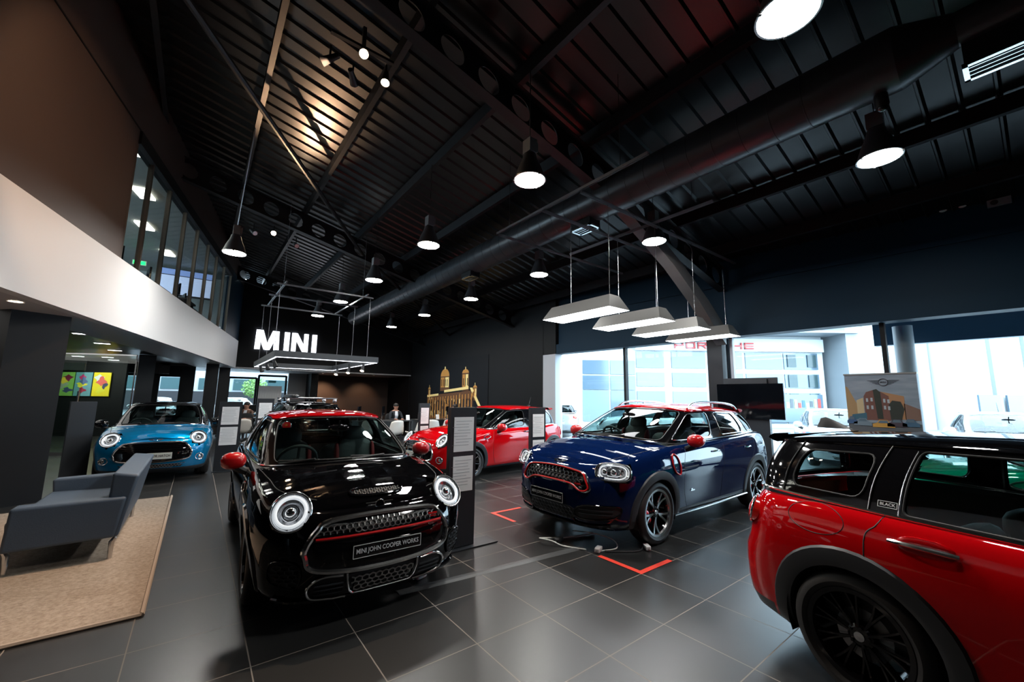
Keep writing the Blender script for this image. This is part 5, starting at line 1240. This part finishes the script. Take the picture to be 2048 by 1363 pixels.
def hull(pts, name, par, M_=M_SOFA, bev=.025):
    mm = MB(); mm.add(pts, [(0, 1, 2, 3)[::-1], (4, 5, 6, 7), (0, 1, 5, 4), (1, 2, 6, 5), (2, 3, 7, 6), (3, 0, 4, 7)]); o = mm.build(name, M_, par, smooth=True, angle=30)
    b = o.modifiers.new('bevel', 'BEVEL'); b.width = bev; b.segments = 4; return o
hull([(-.22, -.92, .19), (.50, -.92, .20), (.50, -.74, .20), (-.22, -.74, .19), (-.20, -.92, .56), (.55, -.92, .57), (.55, -.74, .57), (-.20, -.74, .56)], 'arm_rest', sf)
hull([(-.22, .74, .19), (.50, .74, .20), (.50, .92, .20), (-.22, .92, .19), (-.26, .74, .55), (.52, .74, .57), (.52, .92, .57), (-.26, .92, .55)], 'arm_rest', sf)
hull([(-.24, -.74, .19), (.45, -.74, .2), (.45, .74, .2), (-.24, .74, .19), (-.26, -.74, .42), (.45, -.74, .40), (.45, .74, .40), (-.26, .74, .42)], 'seat_cushion', sf, bev=.04)
hull([(.40, -.88, .20), (.52, -.92, .20), (.52, .92, .20), (.40, .88, .20), (.42, -.86, .80), (.62, -.90, .77), (.62, .90, .77), (.42, .86, .80)], 'backrest', sf)
for x, y in ((-.18, -.86), (.48, -.86), (-.18, .82), (.48, .82)):
    m = MB(); m.tube([(x-.02*(1 if x < 0 else -1), y, .19), (x, y, .155), (x, y, 0)], [.016, .022, .018], 10); m.build('leg', M_ALU, sf)
# ------------------------------------------------------------------ floor markings and cable cover
def tape(x, y, sx, sy, lab):
    m = MB(); m.prism([(x, y, .002), (x+sx*.52, y, .002), (x+sx*.52, y+sy*.055, .002), (x+sx*.055, y+sy*.055, .002), (x+sx*.055, y+sy*.52, .002), (x, y+sy*.52, .002)][::(1 if sx*sy > 0 else -1)], (0, 0, .002)); o = m.build('floor_tape_corner', M_TAPE, smooth=False); tag(o, lab, 'floor marking', 'red floor corners')
tape(3.39, 2.40, 1, 1, 'red L-shaped floor marking nearest the camera, before the navy car')
tape(3.39, 4.84, 1, -1, 'red L-shaped floor marking at the far front corner of the navy car')
m = MB(); m.prism([(1.45, 3.42, .001), (1.45, 3.385, .010), (1.45, 3.355, .010), (1.45, 3.32, .001)], (2.0, 0, 0)); m.v = [(x, y-(x-1.45)*.09, z) for x, y, z in m.v]; o = m.build('cable_cover', mat('grey_rubber_strip', (.06, .063, .066), .5), smooth=False); tag(o, 'grey rubber cable cover strip across the floor between two cars', 'cable cover')
def cable(pts, r_, M_, lab, nm='cable'):
    m = MB(); m.tube(cr([(a, b, c) for a, b, c in pts], 8), r_, 6); o = m.build(nm, M_); return tag(o, lab, 'cable')
cable([(3.42, 3.1, .01), (3.30, 3.32, .01), (3.22, 3.42, .05), (3.16, 3.52, .06), (3.26, 3.62, .02), (3.5, 3.5, .01), (3.9, 3.4, .01)], .008, M_WHITEPLATE, 'white mains cable looped on the floor under the navy car')
cable([(3.52, 2.98, .01), (3.7, 2.92, .02), (3.8, 3.05, .05), (3.72, 3.25, .08), (3.55, 3.42, .1)], .007, M_WHITEPLATE, 'second white cable curling toward the white socket')
cable([(3.55, 2.95, .01), (3.85, 2.75, .01), (4.05, 2.85, .02), (4.2, 3.0, .01)], .009, M_PLAST, 'black cable on the floor by the front wheel of the navy car')
for x, y, lab, M_, a in ((3.50, 3.0, 'white plug socket on the floor before the navy car', M_WHITE, .4), (3.98, 2.74, 'white three-pin plug near the navy car wheel', M_WHITE, .9), (3.36, 3.45, 'black adaptor block under the navy car bumper', M_PLAST, .2), (1.72, 3.52, 'white plug lying under the front of the black and red car', M_WHITE, .3)):
    r0 = empty('mains_plug', (x, y, .003), a, lab, 'plug'); m = MB(); m.superq((0, 0, .024), (.06, .03, .024), .35, 14); m.build('plug_body', M_, r0)
    m = MB()
    for q in (-.014, .014): m.box((.075, q, .024), (.03, .005, .008))
    m.box((-.06, 0, .02), (.06, .012, .012)); m.build('plug_pins', M_STEEL, r0, smooth=False)
# ------------------------------------------------------------------ desks, chairs, monitors at the back
def desk(x, y, L, lab):
    r0 = empty('desk', (x, y, 0), 0, lab, 'desk'); m = MB(); m.box((0, 0, .73), (L, .75, .035)); m.build('desk_top', M_DESK, r0, smooth=False)
    m = MB(); m.box((0, .2, .42), (L-.1, .02, .55)); m.build('modesty_panel', M_DESK, r0, smooth=False)
    for sx in (-1, 1): m = MB(); m.box((sx*(L/2-.05), 0, .36), (.05, .7, .72)); m.build('leg', M_DESK, r0, smooth=False)
desk(5.3, 14.4, 1.9, 'dark desk in the rear right area, left one'); desk(7.5, 14.4, 1.9, 'dark desk in the rear right area, before the mural'); desk(1.3, 18.1, 1.6, 'dark desk behind the left slate stands')
def monitor(x, y, rz, lab):
    r0 = empty('computer_monitor', (x, y, .748), rz, lab, 'monitor', 'desk monitors'); m = MB(); m.box((0, 0, .32), (.5, .035, .33)); m.build('screen', M_SCREEN, r0, smooth=False)
    m = MB(); m.box((0, .04, .14), (.07, .02, .26)); m.box((0, .03, .008), (.22, .18, .014)); m.build('monitor_stand', M_ALU, r0, smooth=False)
for x, rz, lab in ((4.5, 1.1, 'leftmost on the rear desks'), (5.35, 1.1, 'left of the seated man'), (6.75, 1.1, 'right of the seated man'), (7.95, 1.2, 'before the mural, rightmost')): monitor(x, 14.45, rz, 'black monitor with a silver stand, '+lab)
for x, y, lab in ((6.15, 14.15, 'white tent card on the desk before the seated man'), (7.35, 14.15, 'white tent card on the desk before the mural')):
    m = MB(); m.prism([(x-.07, y-.04, .75), (x+.07, y-.04, .75), (x+.07, y, .93), (x-.07, y, .93)], (0, .006, 0)); o = m.build('tent_card', M_PAPER, smooth=False); tag(o, lab, 'card')
def chair():
    r0 = empty('shell_chair', (0, 0, 0), 0, '', 'chair', 'white shell chairs'); rows = []
    for i in range(13):
        v = i/12; row = []
        for j in range(13):
            u = -1+j/6
            if v < .45: q = v/.45; y = -.24+.44*q; z = .44-.02*math.sin(PI*q)+.05*u*u; hw = .24+.02*q
            else: q = (v-.45)/.55; y = .20+.10*q; z = .44+.42*q; hw = .26-.07*q**2
            if v > .3: y -= .10*u*u*min(1, (v-.3)*4)
            row.append((hw*u*(1.0), y, z+(.03*(abs(u)**3) if v < .45 else -.05*abs(u)**3)))
        rows.append(row)
    m = MB(); m.grid(rows); o = m.build('seat_shell', M_SHELL, r0, angle=80); s_ = o.modifiers.new('thickness', 'SOLIDIFY'); s_.thickness = .03
    m = MB(); m.tube([(0, 0, .43), (0, 0, .14)], .028, 10); m.build('pedestal', M_CHROME, r0)
    for k in range(4):
        a = PI/4+PI/2*k; m = MB(); m.tube([(0, 0, .15), (.16*math.cos(a), .16*math.sin(a), .09), (.30*math.cos(a), .30*math.sin(a), .012)], .014, 8); m.build('leg', M_CHROME, r0)
    return r0
CHS = [(4.35, 12.9, 2.9, 'rear row, leftmost'), (4.98, 12.5, 3.3, 'rear row, second, turned sideways'), (5.62, 12.2, 3.6, 'rear row, third'), (6.25, 12.45, 2.8, 'rear row, fourth beside the slate stand'), (6.9, 12.6, 3.2, 'rear row, rightmost'), (1.15, 15.1, 3.3, 'behind the left slate stands'), (3.6, 13.0+2.4, 2.2, 'behind the car with roof bars')]
pc = chair()
for i, (x, y, a, lab) in enumerate(CHS):
    o = pc if i == 0 else copy_tree(pc); o.location = (x, y, 0); o.rotation_euler = (0, 0, a); o['label'] = 'white shell chair, '+lab
# ------------------------------------------------------------------ people
def person(x, y, rz, lab, jacket, hair, shirt=M_SHIRT, seat=.46, lean=.12):
    V = {}; E = []; vs = []; rad = []
    def add(n, p, r): V[n] = len(vs); vs.append(p); rad.append(r)
    def ln(a, b): E.append((V[a], V[b]))
    add('pel', (0, 0, seat+.09), .15); add('wai', (0, lean*.4, seat+.25), .13); add('che', (0, lean, seat+.45), .155); add('shb', (0, lean*1.1, seat+.56), .10); add('nec', (0, lean*1.2, seat+.63), .055); add('hea', (0, lean*1.35, seat+.71), .085); add('hdt', (0, lean*1.3, seat+.80), .082); add('crown', (0, lean*1.2, seat+.86), .055)
    for a, b in zip(('pel', 'wai', 'che', 'shb', 'nec', 'hea', 'hdt'), ('wai', 'che', 'shb', 'nec', 'hea', 'hdt', 'crown')): ln(a, b)
    for s_ in (1, -1):
        k = 'LR'[s_ < 0]
        add('sh'+k, (.19*s_, lean, seat+.53), .062); add('el'+k, (.25*s_, lean+.12, seat+.28), .045); add('wr'+k, (.14*s_, lean+.34, seat+.31), .028); add('pm'+k, (.11*s_, lean+.40, seat+.315), .030)
        ln('shb', 'sh'+k); ln('sh'+k, 'el'+k); ln('el'+k, 'wr'+k); ln('wr'+k, 'pm'+k)
        for f in range(5):
            dx = (-.03+.016*f)*1.0; L = (.045, .065, .072, .066, .052)[f]
            if f == 0: dx = -.035*s_*1.0; L = .04
            else: dx = (-.024+.016*(f-1))
            add('f%d%s' % (f, k), (.10*s_+dx, lean+.425, seat+.31), .010); add('g%d%s' % (f, k), (.10*s_+dx*1.3, lean+.42+L, seat+.295), .008); ln('pm'+k, 'f%d%s' % (f, k)); ln('f%d%s' % (f, k), 'g%d%s' % (f, k))
        add('hp'+k, (.09*s_, .05, seat+.06), .10); add('kn'+k, (.12*s_, .44, seat+.06), .062); add('an'+k, (.12*s_, .46, .09), .042); add('to'+k, (.12*s_, .62, .04), .038)
        ln('pel', 'hp'+k); ln('hp'+k, 'kn'+k); ln('kn'+k, 'an'+k); ln('an'+k, 'to'+k)
    me = bpy.data.meshes.new('person_body'); me.from_pydata(vs, E, []); o = bpy.data.objects.new('person', me); COL.objects.link(o)
    md = o.modifiers.new('skin', 'SKIN'); md.use_smooth_shade = True
    for i, v in enumerate(me.skin_vertices[0].data): v.radius = (rad[i], rad[i]); v.use_root = (i == 0)
    o.modifiers.new('sub', 'SUBSURF').levels = 2; o.modifiers['sub'].render_levels = 2
    dg = bpy.context.evaluated_depsgraph_get(); ne = bpy.data.meshes.new_from_object(o.evaluated_get(dg)); bpy.data.objects.remove(o)
    for M_ in (jacket, M_SKIN, M_SUIT, shirt): ne.materials.append(M_)
    for p in ne.polygons:
        c = p.center; z = c.z-seat
        p.material_index = 1 if (z > .60 or (c.y > lean+.33 and z > .2)) else (2 if z < .12 else (3 if abs(c.x) < .045 and c.y > lean+.06 and z > .25 else 0)); p.use_smooth = True
    o = bpy.data.objects.new('person', ne); COL.objects.link(o); o.location = (x, y, 0); o.rotation_euler = (0, 0, rz); tag(o, lab, 'person')
    H = Vector((0, lean*1.33, seat+.765))
    m = MB(); m.superq(H+Vector((0, .088, -.012)), (.014, .020, .022), 1, 8)
    for s_ in (1, -1): m.superq(H+Vector((.085*s_, 0, -.005)), (.012, .022, .03), 1, 8)
    m.build('nose_and_ears', M_SKIN, o)
    m = MB()
    for s_ in (1, -1): m.superq(H+Vector((.032*s_, .079, .012)), (.012, .008, .007), 1, 8)
    m.build('eyes', M_HAIR, o); m = MB(); m.superq(H+Vector((0, .080, -.048)), (.024, .008, .006), 1, 8); m.build('mouth', M_REDP if False else mat('lips', (.3, .08, .06), .5), o)
    if hair: m = MB(); m.superq(H+Vector((0, -.018, .035)), (.094, .098, .085), .95, 16); m.build('hair', M_HAIR, o)
    return o
person(5.95, 14.95, PI, 'man in a dark suit and white shirt seated at the rear desk', M_SUIT, True)
person(7.75, 13.3, .3, 'person in a dark jacket seated before the mural, seen through the red hatchback', M_SUIT, True)
person(1.5, 17.2, 2.6, 'person in a brown jacket seated behind the left slate stands', M_BROWNJ, True)
person(1.25, 19.2, 2.2, 'bald person by the rear window beyond the slate stands', M_SHIRT, False)
for x, y, a, lab in ((5.95, 15.0, 0, 'dark office chair under the man in the suit'), (7.75, 13.2, PI+.3, 'dark office chair before the mural'), (1.5, 17.15, PI-.3, 'dark office chair under the person in brown'), (1.25, 19.15, PI-.6, 'dark office chair by the rear window')):
    r0 = empty('office_chair', (x, y, 0), a, lab, 'chair'); m = MB(); m.superq((0, 0, .42), (.24, .24, .045), .4, 14); m.build('seat', M_INT, r0); m = MB(); m.superq((0, .27, .70), (.22, .03, .26), .5, 14); m.build('backrest', M_INT, r0); m = MB(); m.tube([(0, 0, .4), (0, 0, .06)], .03, 8); m.build('pedestal', M_CHROME, r0)
    for k in range(5): m = MB(); m.tube([(0, 0, .08), (.28*math.cos(k*1.2566), .28*math.sin(k*1.2566), .03)], .02, 6); m.build('leg', M_PLAST, r0)
# ------------------------------------------------------------------ window wall: mullions, screen stand, banner, small fittings
for i, y in enumerate((7.37, 1.69, -1.2)):
    m = MB(); x = wx(y)+.12; m.prism([(x-.05, y-.035, 0), (x+.08, y-.035, 0), (x+.08, y+.035, 0), (x-.05, y+.035, 0)], (0, 0, 3.3)); struct('trim_%d' % (40+i), m, M_DARK)
m = MB(); m.prism([(wx(4.9)-.16, 4.50, 0), (wx(4.9)+.05, 4.50, 0), (wx(4.9)+.05, 4.86, 0), (wx(4.9)-.16, 4.86, 0)], (0, 0, 3.4)); struct('wall_window_column', m, M_COL)
m = MB(); m.box((wx(4.4)+.08, 4.38, 1.6), (.1, .07, 3.2)); struct('trim_46', m, M_COLB)
m = MB(); m.lathe([(.10, 0), (.10, 3.3)], 20, Matrix.Translation((10.62, 4.73, 0))); struct('wall_outside_round_column', m, M_COL, smooth=True)
yy = [-4.4, -1.2, 1.69, 4.4, 7.37, 9.9]
for i in range(5):
    a, b = yy[i]+.04, yy[i+1]-.04; m = MB(); m.prism([(wx(a)+.13, a, .1), (wx(b)+.13, b, .1), (wx(b)+.14, b, .1), (wx(a)+.14, a, .1)], (0, 0, 3.2)); struct('window_%d' % (i+21), m, M_PANE)
ts = empty('television_stand', (9.05, 3.65, 0), math.radians(-86), 'large black flat screen on a black pedestal before the window', 'television')
m = MB(); m.box((0, -.03, 1.59), (1.24, .05, .71)); sc_ = m.build('screen', M_SCREEN, ts, smooth=False)
m = MB(); m.box((0, .06, 1.02), (.66, .12, 2.04)); m.build('pedestal', M_STAND, ts, smooth=False); m = MB(); m.box((.02, .0, .02), (.9, .5, .03)); m.build('base_plate', M_STAND, ts, smooth=False)
m = MB(); m.box((0, .07, 1.99), (1.02, .04, .16)); m.build('top_panel', M_STAND, ts, smooth=False)
# banner
bn = empty('roller_banner', (9.0, 1.60, 0), math.radians(-90), 'roller banner with a winged logo above brick buildings and parked cars', 'banner')
bw, bz0, bz1 = .91, .08, 2.06
sky = bpy.data.materials.new('banner_sky'); sky.use_nodes = True; n = sky.node_tree; b = n.nodes['Principled BSDF']; b.inputs['Roughness'].default_value = .6
tc = n.nodes.new('ShaderNodeTexCoord'); mp = n.nodes.new('ShaderNodeMapping'); mp.inputs['Scale'].default_value = (1.2, 1, 6); nz = n.nodes.new('ShaderNodeTexNoise'); nz.inputs['Scale'].default_value = 2
rp = n.nodes.new('ShaderNodeValToRGB'); rp.color_ramp.elements[0].color = (.05, .085, .135, 1); rp.color_ramp.elements[1].color = (.24, .27, .31, 1)
n.links.new(tc.outputs['Object'], mp.inputs[0]); n.links.new(mp.outputs[0], nz.inputs[0]); n.links.new(nz.outputs[0], rp.inputs[0]); n.links.new(rp.outputs[0], b.inputs['Base Color'])
m = MB(); m.box((0, 0, (bz0+bz1)/2), (bw, .012, bz1-bz0)); m.build('banner_print', sky, bn, smooth=False)
m = MB(); m.box((0, .0, bz1+.01), (bw+.02, .03, .025)); m.build('top_rail', M_STEEL, bn, smooth=False); m = MB(); m.box((0, 0, .05), (bw+.04, .2, .09)); m.build('base_cassette', M_STEEL, bn, smooth=False)
m = MB(); m.tube([(0, .03, .1), (0, .03, bz1)], .012, 6); m.build('support_pole', M_STEEL, bn)
def bpz(pts, col, nm, d=.008):
    m = MB(); m.prism([Vector((a*bw/2, -d, bz1-c*.86)) for a, c in pts], (0, .002, 0)); m.build(nm, mat('print_'+nm+str(len(MATS)), tuple(c*.55 for c in col), .6), bn, smooth=False)
bpz([(-1, .93), (1, .93), (1, 1.9), (-1, 1.9)], (.10, .11, .13), 'cobbled_street')
bpz([(-1, .22), (-.93, .24), (-.66, .62), (-.66, .86), (-1, .86)], (.42, .26, .12), 'tan_building'); bpz([(-.70, .50), (-.50, .45), (-.50, .80), (-.70, .80)], (.62, .48, .28), 'pale_building', .009)
bpz([(-.48, .42), (-.40, .34), (-.2, .30), (0, .33), (.22, .42), (.22, .88), (-.48, .88)], (.17, .06, .045), 'brick_building', .010)
bpz([(0, .33), (.62, .42), (.62, .85), (.0, .85)], (.45, .22, .10), 'orange_building', .009); bpz([(.60, .55), (1, .66), (1, .86), (.60, .86)], (.22, .12, .09), 'row_building', .009)
bpz([(-.20, .30), (-.10, .28), (.0, .34), (.02, .85), (-.14, .85)], (.012, .018, .010), 'ivy', .012); bpz([(.20, .58), (.3, .50), (.52, .52), (.60, .66), (.5, .86), (.22, .86)], (.012, .018, .012), 'tree', .012)
bpz([(-.86, .78), (-.44, .74), (-.44, .86), (-.9, .88)], (.03, .13, .20), 'blue_shopfront', .011)
for a, c in ((-.42, .46), (-.42, .6), (-.29, .45), (-.29, .6), (.06, .47), (.06, .6), (.17, .48), (.17, .61)): bpz([(a, c), (a+.06, c), (a+.06, c+.07), (a, c+.07)], (.45, .52, .58), 'window', .014)
for a, c, wd, col in ((-.88, .90, .15, (.03, .10, .25)), (-.58, .93, .26, (.18, .25, .32)), (.0, .95, .30, (.62, .32, .05)), (.36, .93, .26, (.05, .03, .05)), (.72, .92, .22, (.04, .12, .22))):
    bpz([(a-wd, c+.06), (a-wd, c), (a-wd*.6, c-.02), (a-wd*.35, c-.08), (a+wd*.4, c-.08), (a+wd*.65, c-.02), (a+wd, c), (a+wd, c+.06)], col, 'printed_car', .016); bpz([(a-wd*.5, c-.02), (a-wd*.3, c-.07), (a+wd*.35, c-.07), (a+wd*.5, c-.02)], (.10, .16, .22), 'printed_car_glass', .018)
m = MB(); C0 = Vector((.05, -.012, bz1-.13)); m.tube([C0+Vector((.058*math.cos(a), 0, .058*math.sin(a))) for a in [2*PI*q/28 for q in range(28)]], .005, 6, True)
for sg in (1, -1):
    for z, L in ((.030, .20), (.010, .165), (-.010, .135), (-.028, .10)): m.tube([C0+Vector((.056*sg, 0, z)), C0+Vector((L*sg, 0, z))], .0035, 4)
m.text('MINI', .038, frame(C0, (1, 0, 0), (0, 0, 1)), .003); m.build('winged_logo', M_DKTXT, bn, smooth=False)
# fittings high on the window wall
for y, lab in ((.69, 'left'), (.46, 'right')):
    m = MB(); m.lathe([(0, .03), (.05, .028), (.062, .015), (.065, 0)], 20, frame((wx(y)-.02, y, 5.02), (0, 1, 0), (0, 0, 1)) if False else Matrix.Translation((wx(y)-.03, y, 5.02)) @ Matrix.Rotation(-PI/2, 4, 'Y')); o = m.build('sensor_dome', M_WHITE); tag(o, 'round white wall sensor high above the window, '+lab+' of two', 'sensor', 'round white sensors')
r0 = empty('emergency_light', (wx(.1)-.06, .06, 4.9), 0, 'small grey twin-lamp unit high on the dark wall', 'emergency light'); m = MB(); m.box((0, 0, 0), (.05, .26, .12)); m.build('housing', M_RAIL, r0, smooth=False); m = MB(); m.lathe([(0, .0), (.04, 0), (.045, -.01)], 14, Matrix.Translation((-.03, .05, 0)) @ Matrix.Rotation(PI/2, 4, 'Y')); m.build('lamp_eye', M_PLAST, r0)
r0 = empty('flood_light', (9.4, 2.05, 5.12), 0, 'small floodlight under the last purlin above the window', 'floodlight'); m = MB(); m.box((0, 0, .0), (.10, .16, .09)); m.build('housing', M_BEAM, r0, smooth=False); m = MB(); m.box((-.055, 0, -.01), (.01, .13, .06)); m.build('lens', M_WHITE, r0, smooth=False); m = MB(); m.tube([(0, 0, .04), (0, 0, .14)], .01, 6); m.build('bracket', M_BEAM, r0)
r0 = empty('dome_camera', (5.65, .72, 4.80), 0, 'black dome camera under the duct at upper right', 'camera'); m = MB(); m.lathe([(0, .16), (.06, .15), (.065, .03), (.05, 0)], 18); m.build('housing', M_BEAM, r0); m = MB(); m.superq((0, 0, 0), (.05, .05, .045), 1, 14); m.build('dome', M_GLOSS, r0)
# ------------------------------------------------------------------ outdoors
m = MB(); m.box((35, 10, -.12), (49.4, 90, .1)); struct('ground_outside', m, mat('pale_paving', (.26, .27, .28), .8))
m = MB(); m.box((0, 43, -.12), (21, 30, .1)); struct('ground_outside_rear', m, mat('pale_paving', (.26, .27, .28), .8))
M_FAC = mat('white_facade', (.52, .54, .55), .6); M_FAC2 = mat('pale_grey_facade', (.20, .22, .24), .5); M_FGL = mat('facade_glazing', (.09, .13, .17), .12, 0, spec=.8); M_FGL2 = mat('dark_facade_glazing', (.03, .055, .06), .1); M_PRED = mat('red_sign_letters', (.45, .02, .02), .4)
fh = Vector((math.cos(yaw), math.sin(yaw), 0)); rh = Vector((math.sin(yaw), -math.cos(yaw), 0)); D = 26.0
sh = empty('opposite_showroom', fh*D, math.atan2(rh.y, rh.x), 'white glazed showroom across the street with red letters', 'building')   # local x = along facade, y = away
def fb(name, s0, s1, z0, z1, M_, d=0, t=.3): mm = MB(); mm.box(((s0+s1)/2, d+t/2, (z0+z1)/2), (abs(s1-s0), t, z1-z0)); return mm.build(name, M_, sh, smooth=False)
fb('facade_wall', 3.0, 20.3, -.1, 7.0, M_FAC, .2, 4); fb('sign_band', 8.0, 20.2, 4.78, 5.6, M_FAC, -.1); fb('roof_soffit', 6.0, 21.3, 5.80, 5.95, M_FAC2, -1.6, 2.0); fb('side_wing', 20.6, 22.2, -.1, 7.2, M_FAC2, -1.4, 5)
for i, (a, b) in enumerate(((4.6, 6.3), (6.4, 8.0), (8.1, 9.9), (10.4, 12.6), (12.8, 15.0), (15.2, 17.6), (17.7, 19.9))):
    for j, (z0, z1) in enumerate(((.2, 2.15), (2.45, 3.35), (3.65, 4.7))):
        if a < 8 and j == 2: z0, z1 = 3.2, 4.1
        if a < 8 and j == 1: z0, z1 = 2.2, 3.1
        fb('window', a, b, z0, z1, M_FGL if (i+j) % 3 else mat('facade_glazing_light', (.17, .22, .26), .2), .12, .1)
for a in (17.9, 19.2):
    for z0 in (1.3, 2.5, 3.8): fb('dark_window', a, a+.55, z0, z0+.8, M_FGL2, .05, .1)
fb('shop_window', 15.6, 19.9, .3, 2.05, M_FGL, -.02, .1)
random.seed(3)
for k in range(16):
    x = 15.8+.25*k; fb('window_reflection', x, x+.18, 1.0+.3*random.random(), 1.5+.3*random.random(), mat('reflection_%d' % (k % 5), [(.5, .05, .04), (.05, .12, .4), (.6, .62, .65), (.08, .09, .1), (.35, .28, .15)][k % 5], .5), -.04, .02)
for i, ch in enumerate('PORSCHE'):
    s0 = 10.5+i*.755; z0, z1 = 4.90, 5.32; t = .085; q = MB(); w_ = .60
    def B_(a0, a1, c0, c1): q.box((s0+(a0+a1)/2, -.16, z0+(c0+c1)/2), (a1-a0, .08, c1-c0))
    H = z1-z0
    if ch in 'POCSHRE' and ch not in 'S': B_(0, t, 0 if ch != 'O' else 0, H)
    if ch in 'OH': B_(w_-t, w_, 0, H)
    if ch in 'POCSRE': B_(0, w_, H-t, H)
    if ch in 'OCSE': B_(0, w_, 0, t)
    if ch in 'PRSEH': B_(0, w_, H/2-t/2, H/2+t/2)
    if ch in 'PR': B_(w_-t, w_, H/2, H)
    if ch == 'S': B_(0, t, H/2, H); B_(w_-t, w_, 0, H/2)
    if ch == 'R': q.prism([(s0+.28, -.2, z0+H/2), (s0+.28+t, -.2, z0+H/2), (s0+w_, -.2, z0), (s0+w_-t*1.3, -.2, z0)], (0, .08, 0))
    q.build('sign_letter', M_PRED, sh, smooth=False)
s2 = empty('second_building', fh*25.0, math.atan2(rh.y, rh.x), 'white block with tall glazing beyond the banner, right of the red letters', 'building')
sh_, sh = sh, s2
fb('facade_wall', 22.4, 27.0, -.1, 9, M_FAC, 1, 4); fb('facade_wall', 27.2, 41, -.1, 9, M_FAC, -2, 4)
for a, b, z0, z1 in ((27.3, 27.6, .5, 9), (29.3, 29.9, .2, 9)): fb('mullion', a, b, z0, z1, M_FAC2, -2.2, .2)
for a, b, z0, z1 in ((26.2, 27.4, .6, 2.1), (27.8, 29.2, .8, 2.1), (32.0, 33.6, .3, 2.1), (31.8, 32.4, 3.1, 3.9), (34.2, 37, 1.9, 3.2)): fb('window', a, b, z0, z1, M_FGL if a != 32.0 else M_FGL2, -2.25, .1)
cp = empty('canopy', (11.1, -1, 3.3), 0, 'blue-grey canopy with a ribbed soffit outside the right windows', 'canopy')
m = MB(); m.box((.3, -.2, .10), (1.3, 7.0, .04)); 
for k in range(20): m.box((.3, -3.5+.36*k, .06), (1.3, .05, .05))
m.build('ribbed_soffit', mat('canopy_soffit', (.25, .31, .38), .4), cp, smooth=False)
m = MB(); m.box((.75, -.1, -.22), (.2, 6.4, .5)); m.build('canopy_fascia', mat('canopy_navy', (.02, .06, .10), .4), cp, smooth=False)
m = MB(); m.lathe([(.15, 0), (.15, 3.1)], 24, Matrix.Translation((10.95, 1.51, 0))); o = m.build('outside_pillar', M_FAC2); tag(o, 'round pale grey pillar outside the window behind the banner', 'pillar')
def tree(x, y, h, lab, r_=1.2):
    r0 = empty('tree', (x, y, 0), 0, lab, 'tree'); m = MB(); m.tube([(0, 0, 0), (.05, 0, h*.5), (0, .05, h*.85)], [.09, .06, .03], 8); m.build('trunk', mat('bark', (.09, .06, .04), .9), r0)
    m = MB(); random.seed(int(x*10))
    for k in range(900):
        a, b_, q = random.uniform(0, 2*PI), random.uniform(-1, 1), random.random()**.4; c = Vector((math.cos(a)*math.sqrt(1-b_*b_), math.sin(a)*math.sqrt(1-b_*b_), b_))*q*r_; c.z = c.z*.9+h*.72
        u = Vector((random.gauss(0, 1), random.gauss(0, 1), random.gauss(0, 1))).normalized()*.08; v = u.orthogonal().normalized()*.05; m.quad(c-u, c-v, c+u, c+v)
    m.build('foliage', mat('leaf_green', (.10, .20, .04), .7), r0, smooth=False)
tree(3.2, 34, 2.9, 'small green tree seen through the rear window', .8)
r0 = empty('rear_building', (2, 41, 0), 0, 'pale building across the road seen through the rear window', 'building')
m = MB(); m.box((0, 1, 3), (20, 2, 6)); m.build('facade_wall', M_FAC2, r0, smooth=False)
for k in range(8): m = MB(); m.box((-8+2.3*k, -.03, 2.4), (1.8, .1, .9)); m.build('window', M_FGL2, r0, smooth=False)
m = MB(); m.box((0, -.2, 1.1), (20, .1, 1.4)); m.build('slatted_fence', M_COL, r0, smooth=False)
far = dict(far=True, trim=True)
hf = lambda r, b, p: front_hatch(r, b, p, False, '', False, True)
SH = F54(paint=M_SILVER, roofpaint=M_SILVER, mirc=M_SILVER, rear=rear_f54, front=hf, **far)
place('out1', SH, 'silver estate car parked outside at the left end of the window', (13.25, 13.75, 0), 48)
place('out2', F56(paint=M_WHITEP, roofpaint=M_WHITEP, mirc=M_WHITEP, front=hf, rear=rear_simple, **far), 'white car outside behind the television screen', (13.9, 3.45, 0), 203)
place('out3', F56(paint=M_WHITEP, roofpaint=M_WHITEP, mirc=M_WHITEP, front=hf, rear=rear_simple, **far), 'white car outside at the right edge, past the banner', (14.6, .55, 0), 193)
antenna(CARS['out3'][0], -.2, 1.41)
place('out4', F56(paint=M_WHITEP, roofpaint=M_WHITEP, mirc=M_WHITEP, front=hf, rear=rear_simple, **far), 'white car outside seen through the windscreen of the navy car', (13.6, 8.9, 0), 120)
place('out5', F56(paint=M_WHITEP, roofpaint=M_WHITEP, mirc=M_WHITEP, front=hf, rear=rear_simple, **far), 'white car parked outside the rear window', (1.9, 29.5, 0), -75)
place('out6', F56(paint=M_WHITEP, roofpaint=M_WHITEP, mirc=M_WHITEP, front=hf, rear=rear_simple, **far), 'white car outside the small rear window at left', (-1.6, 27.0, 0), -85)
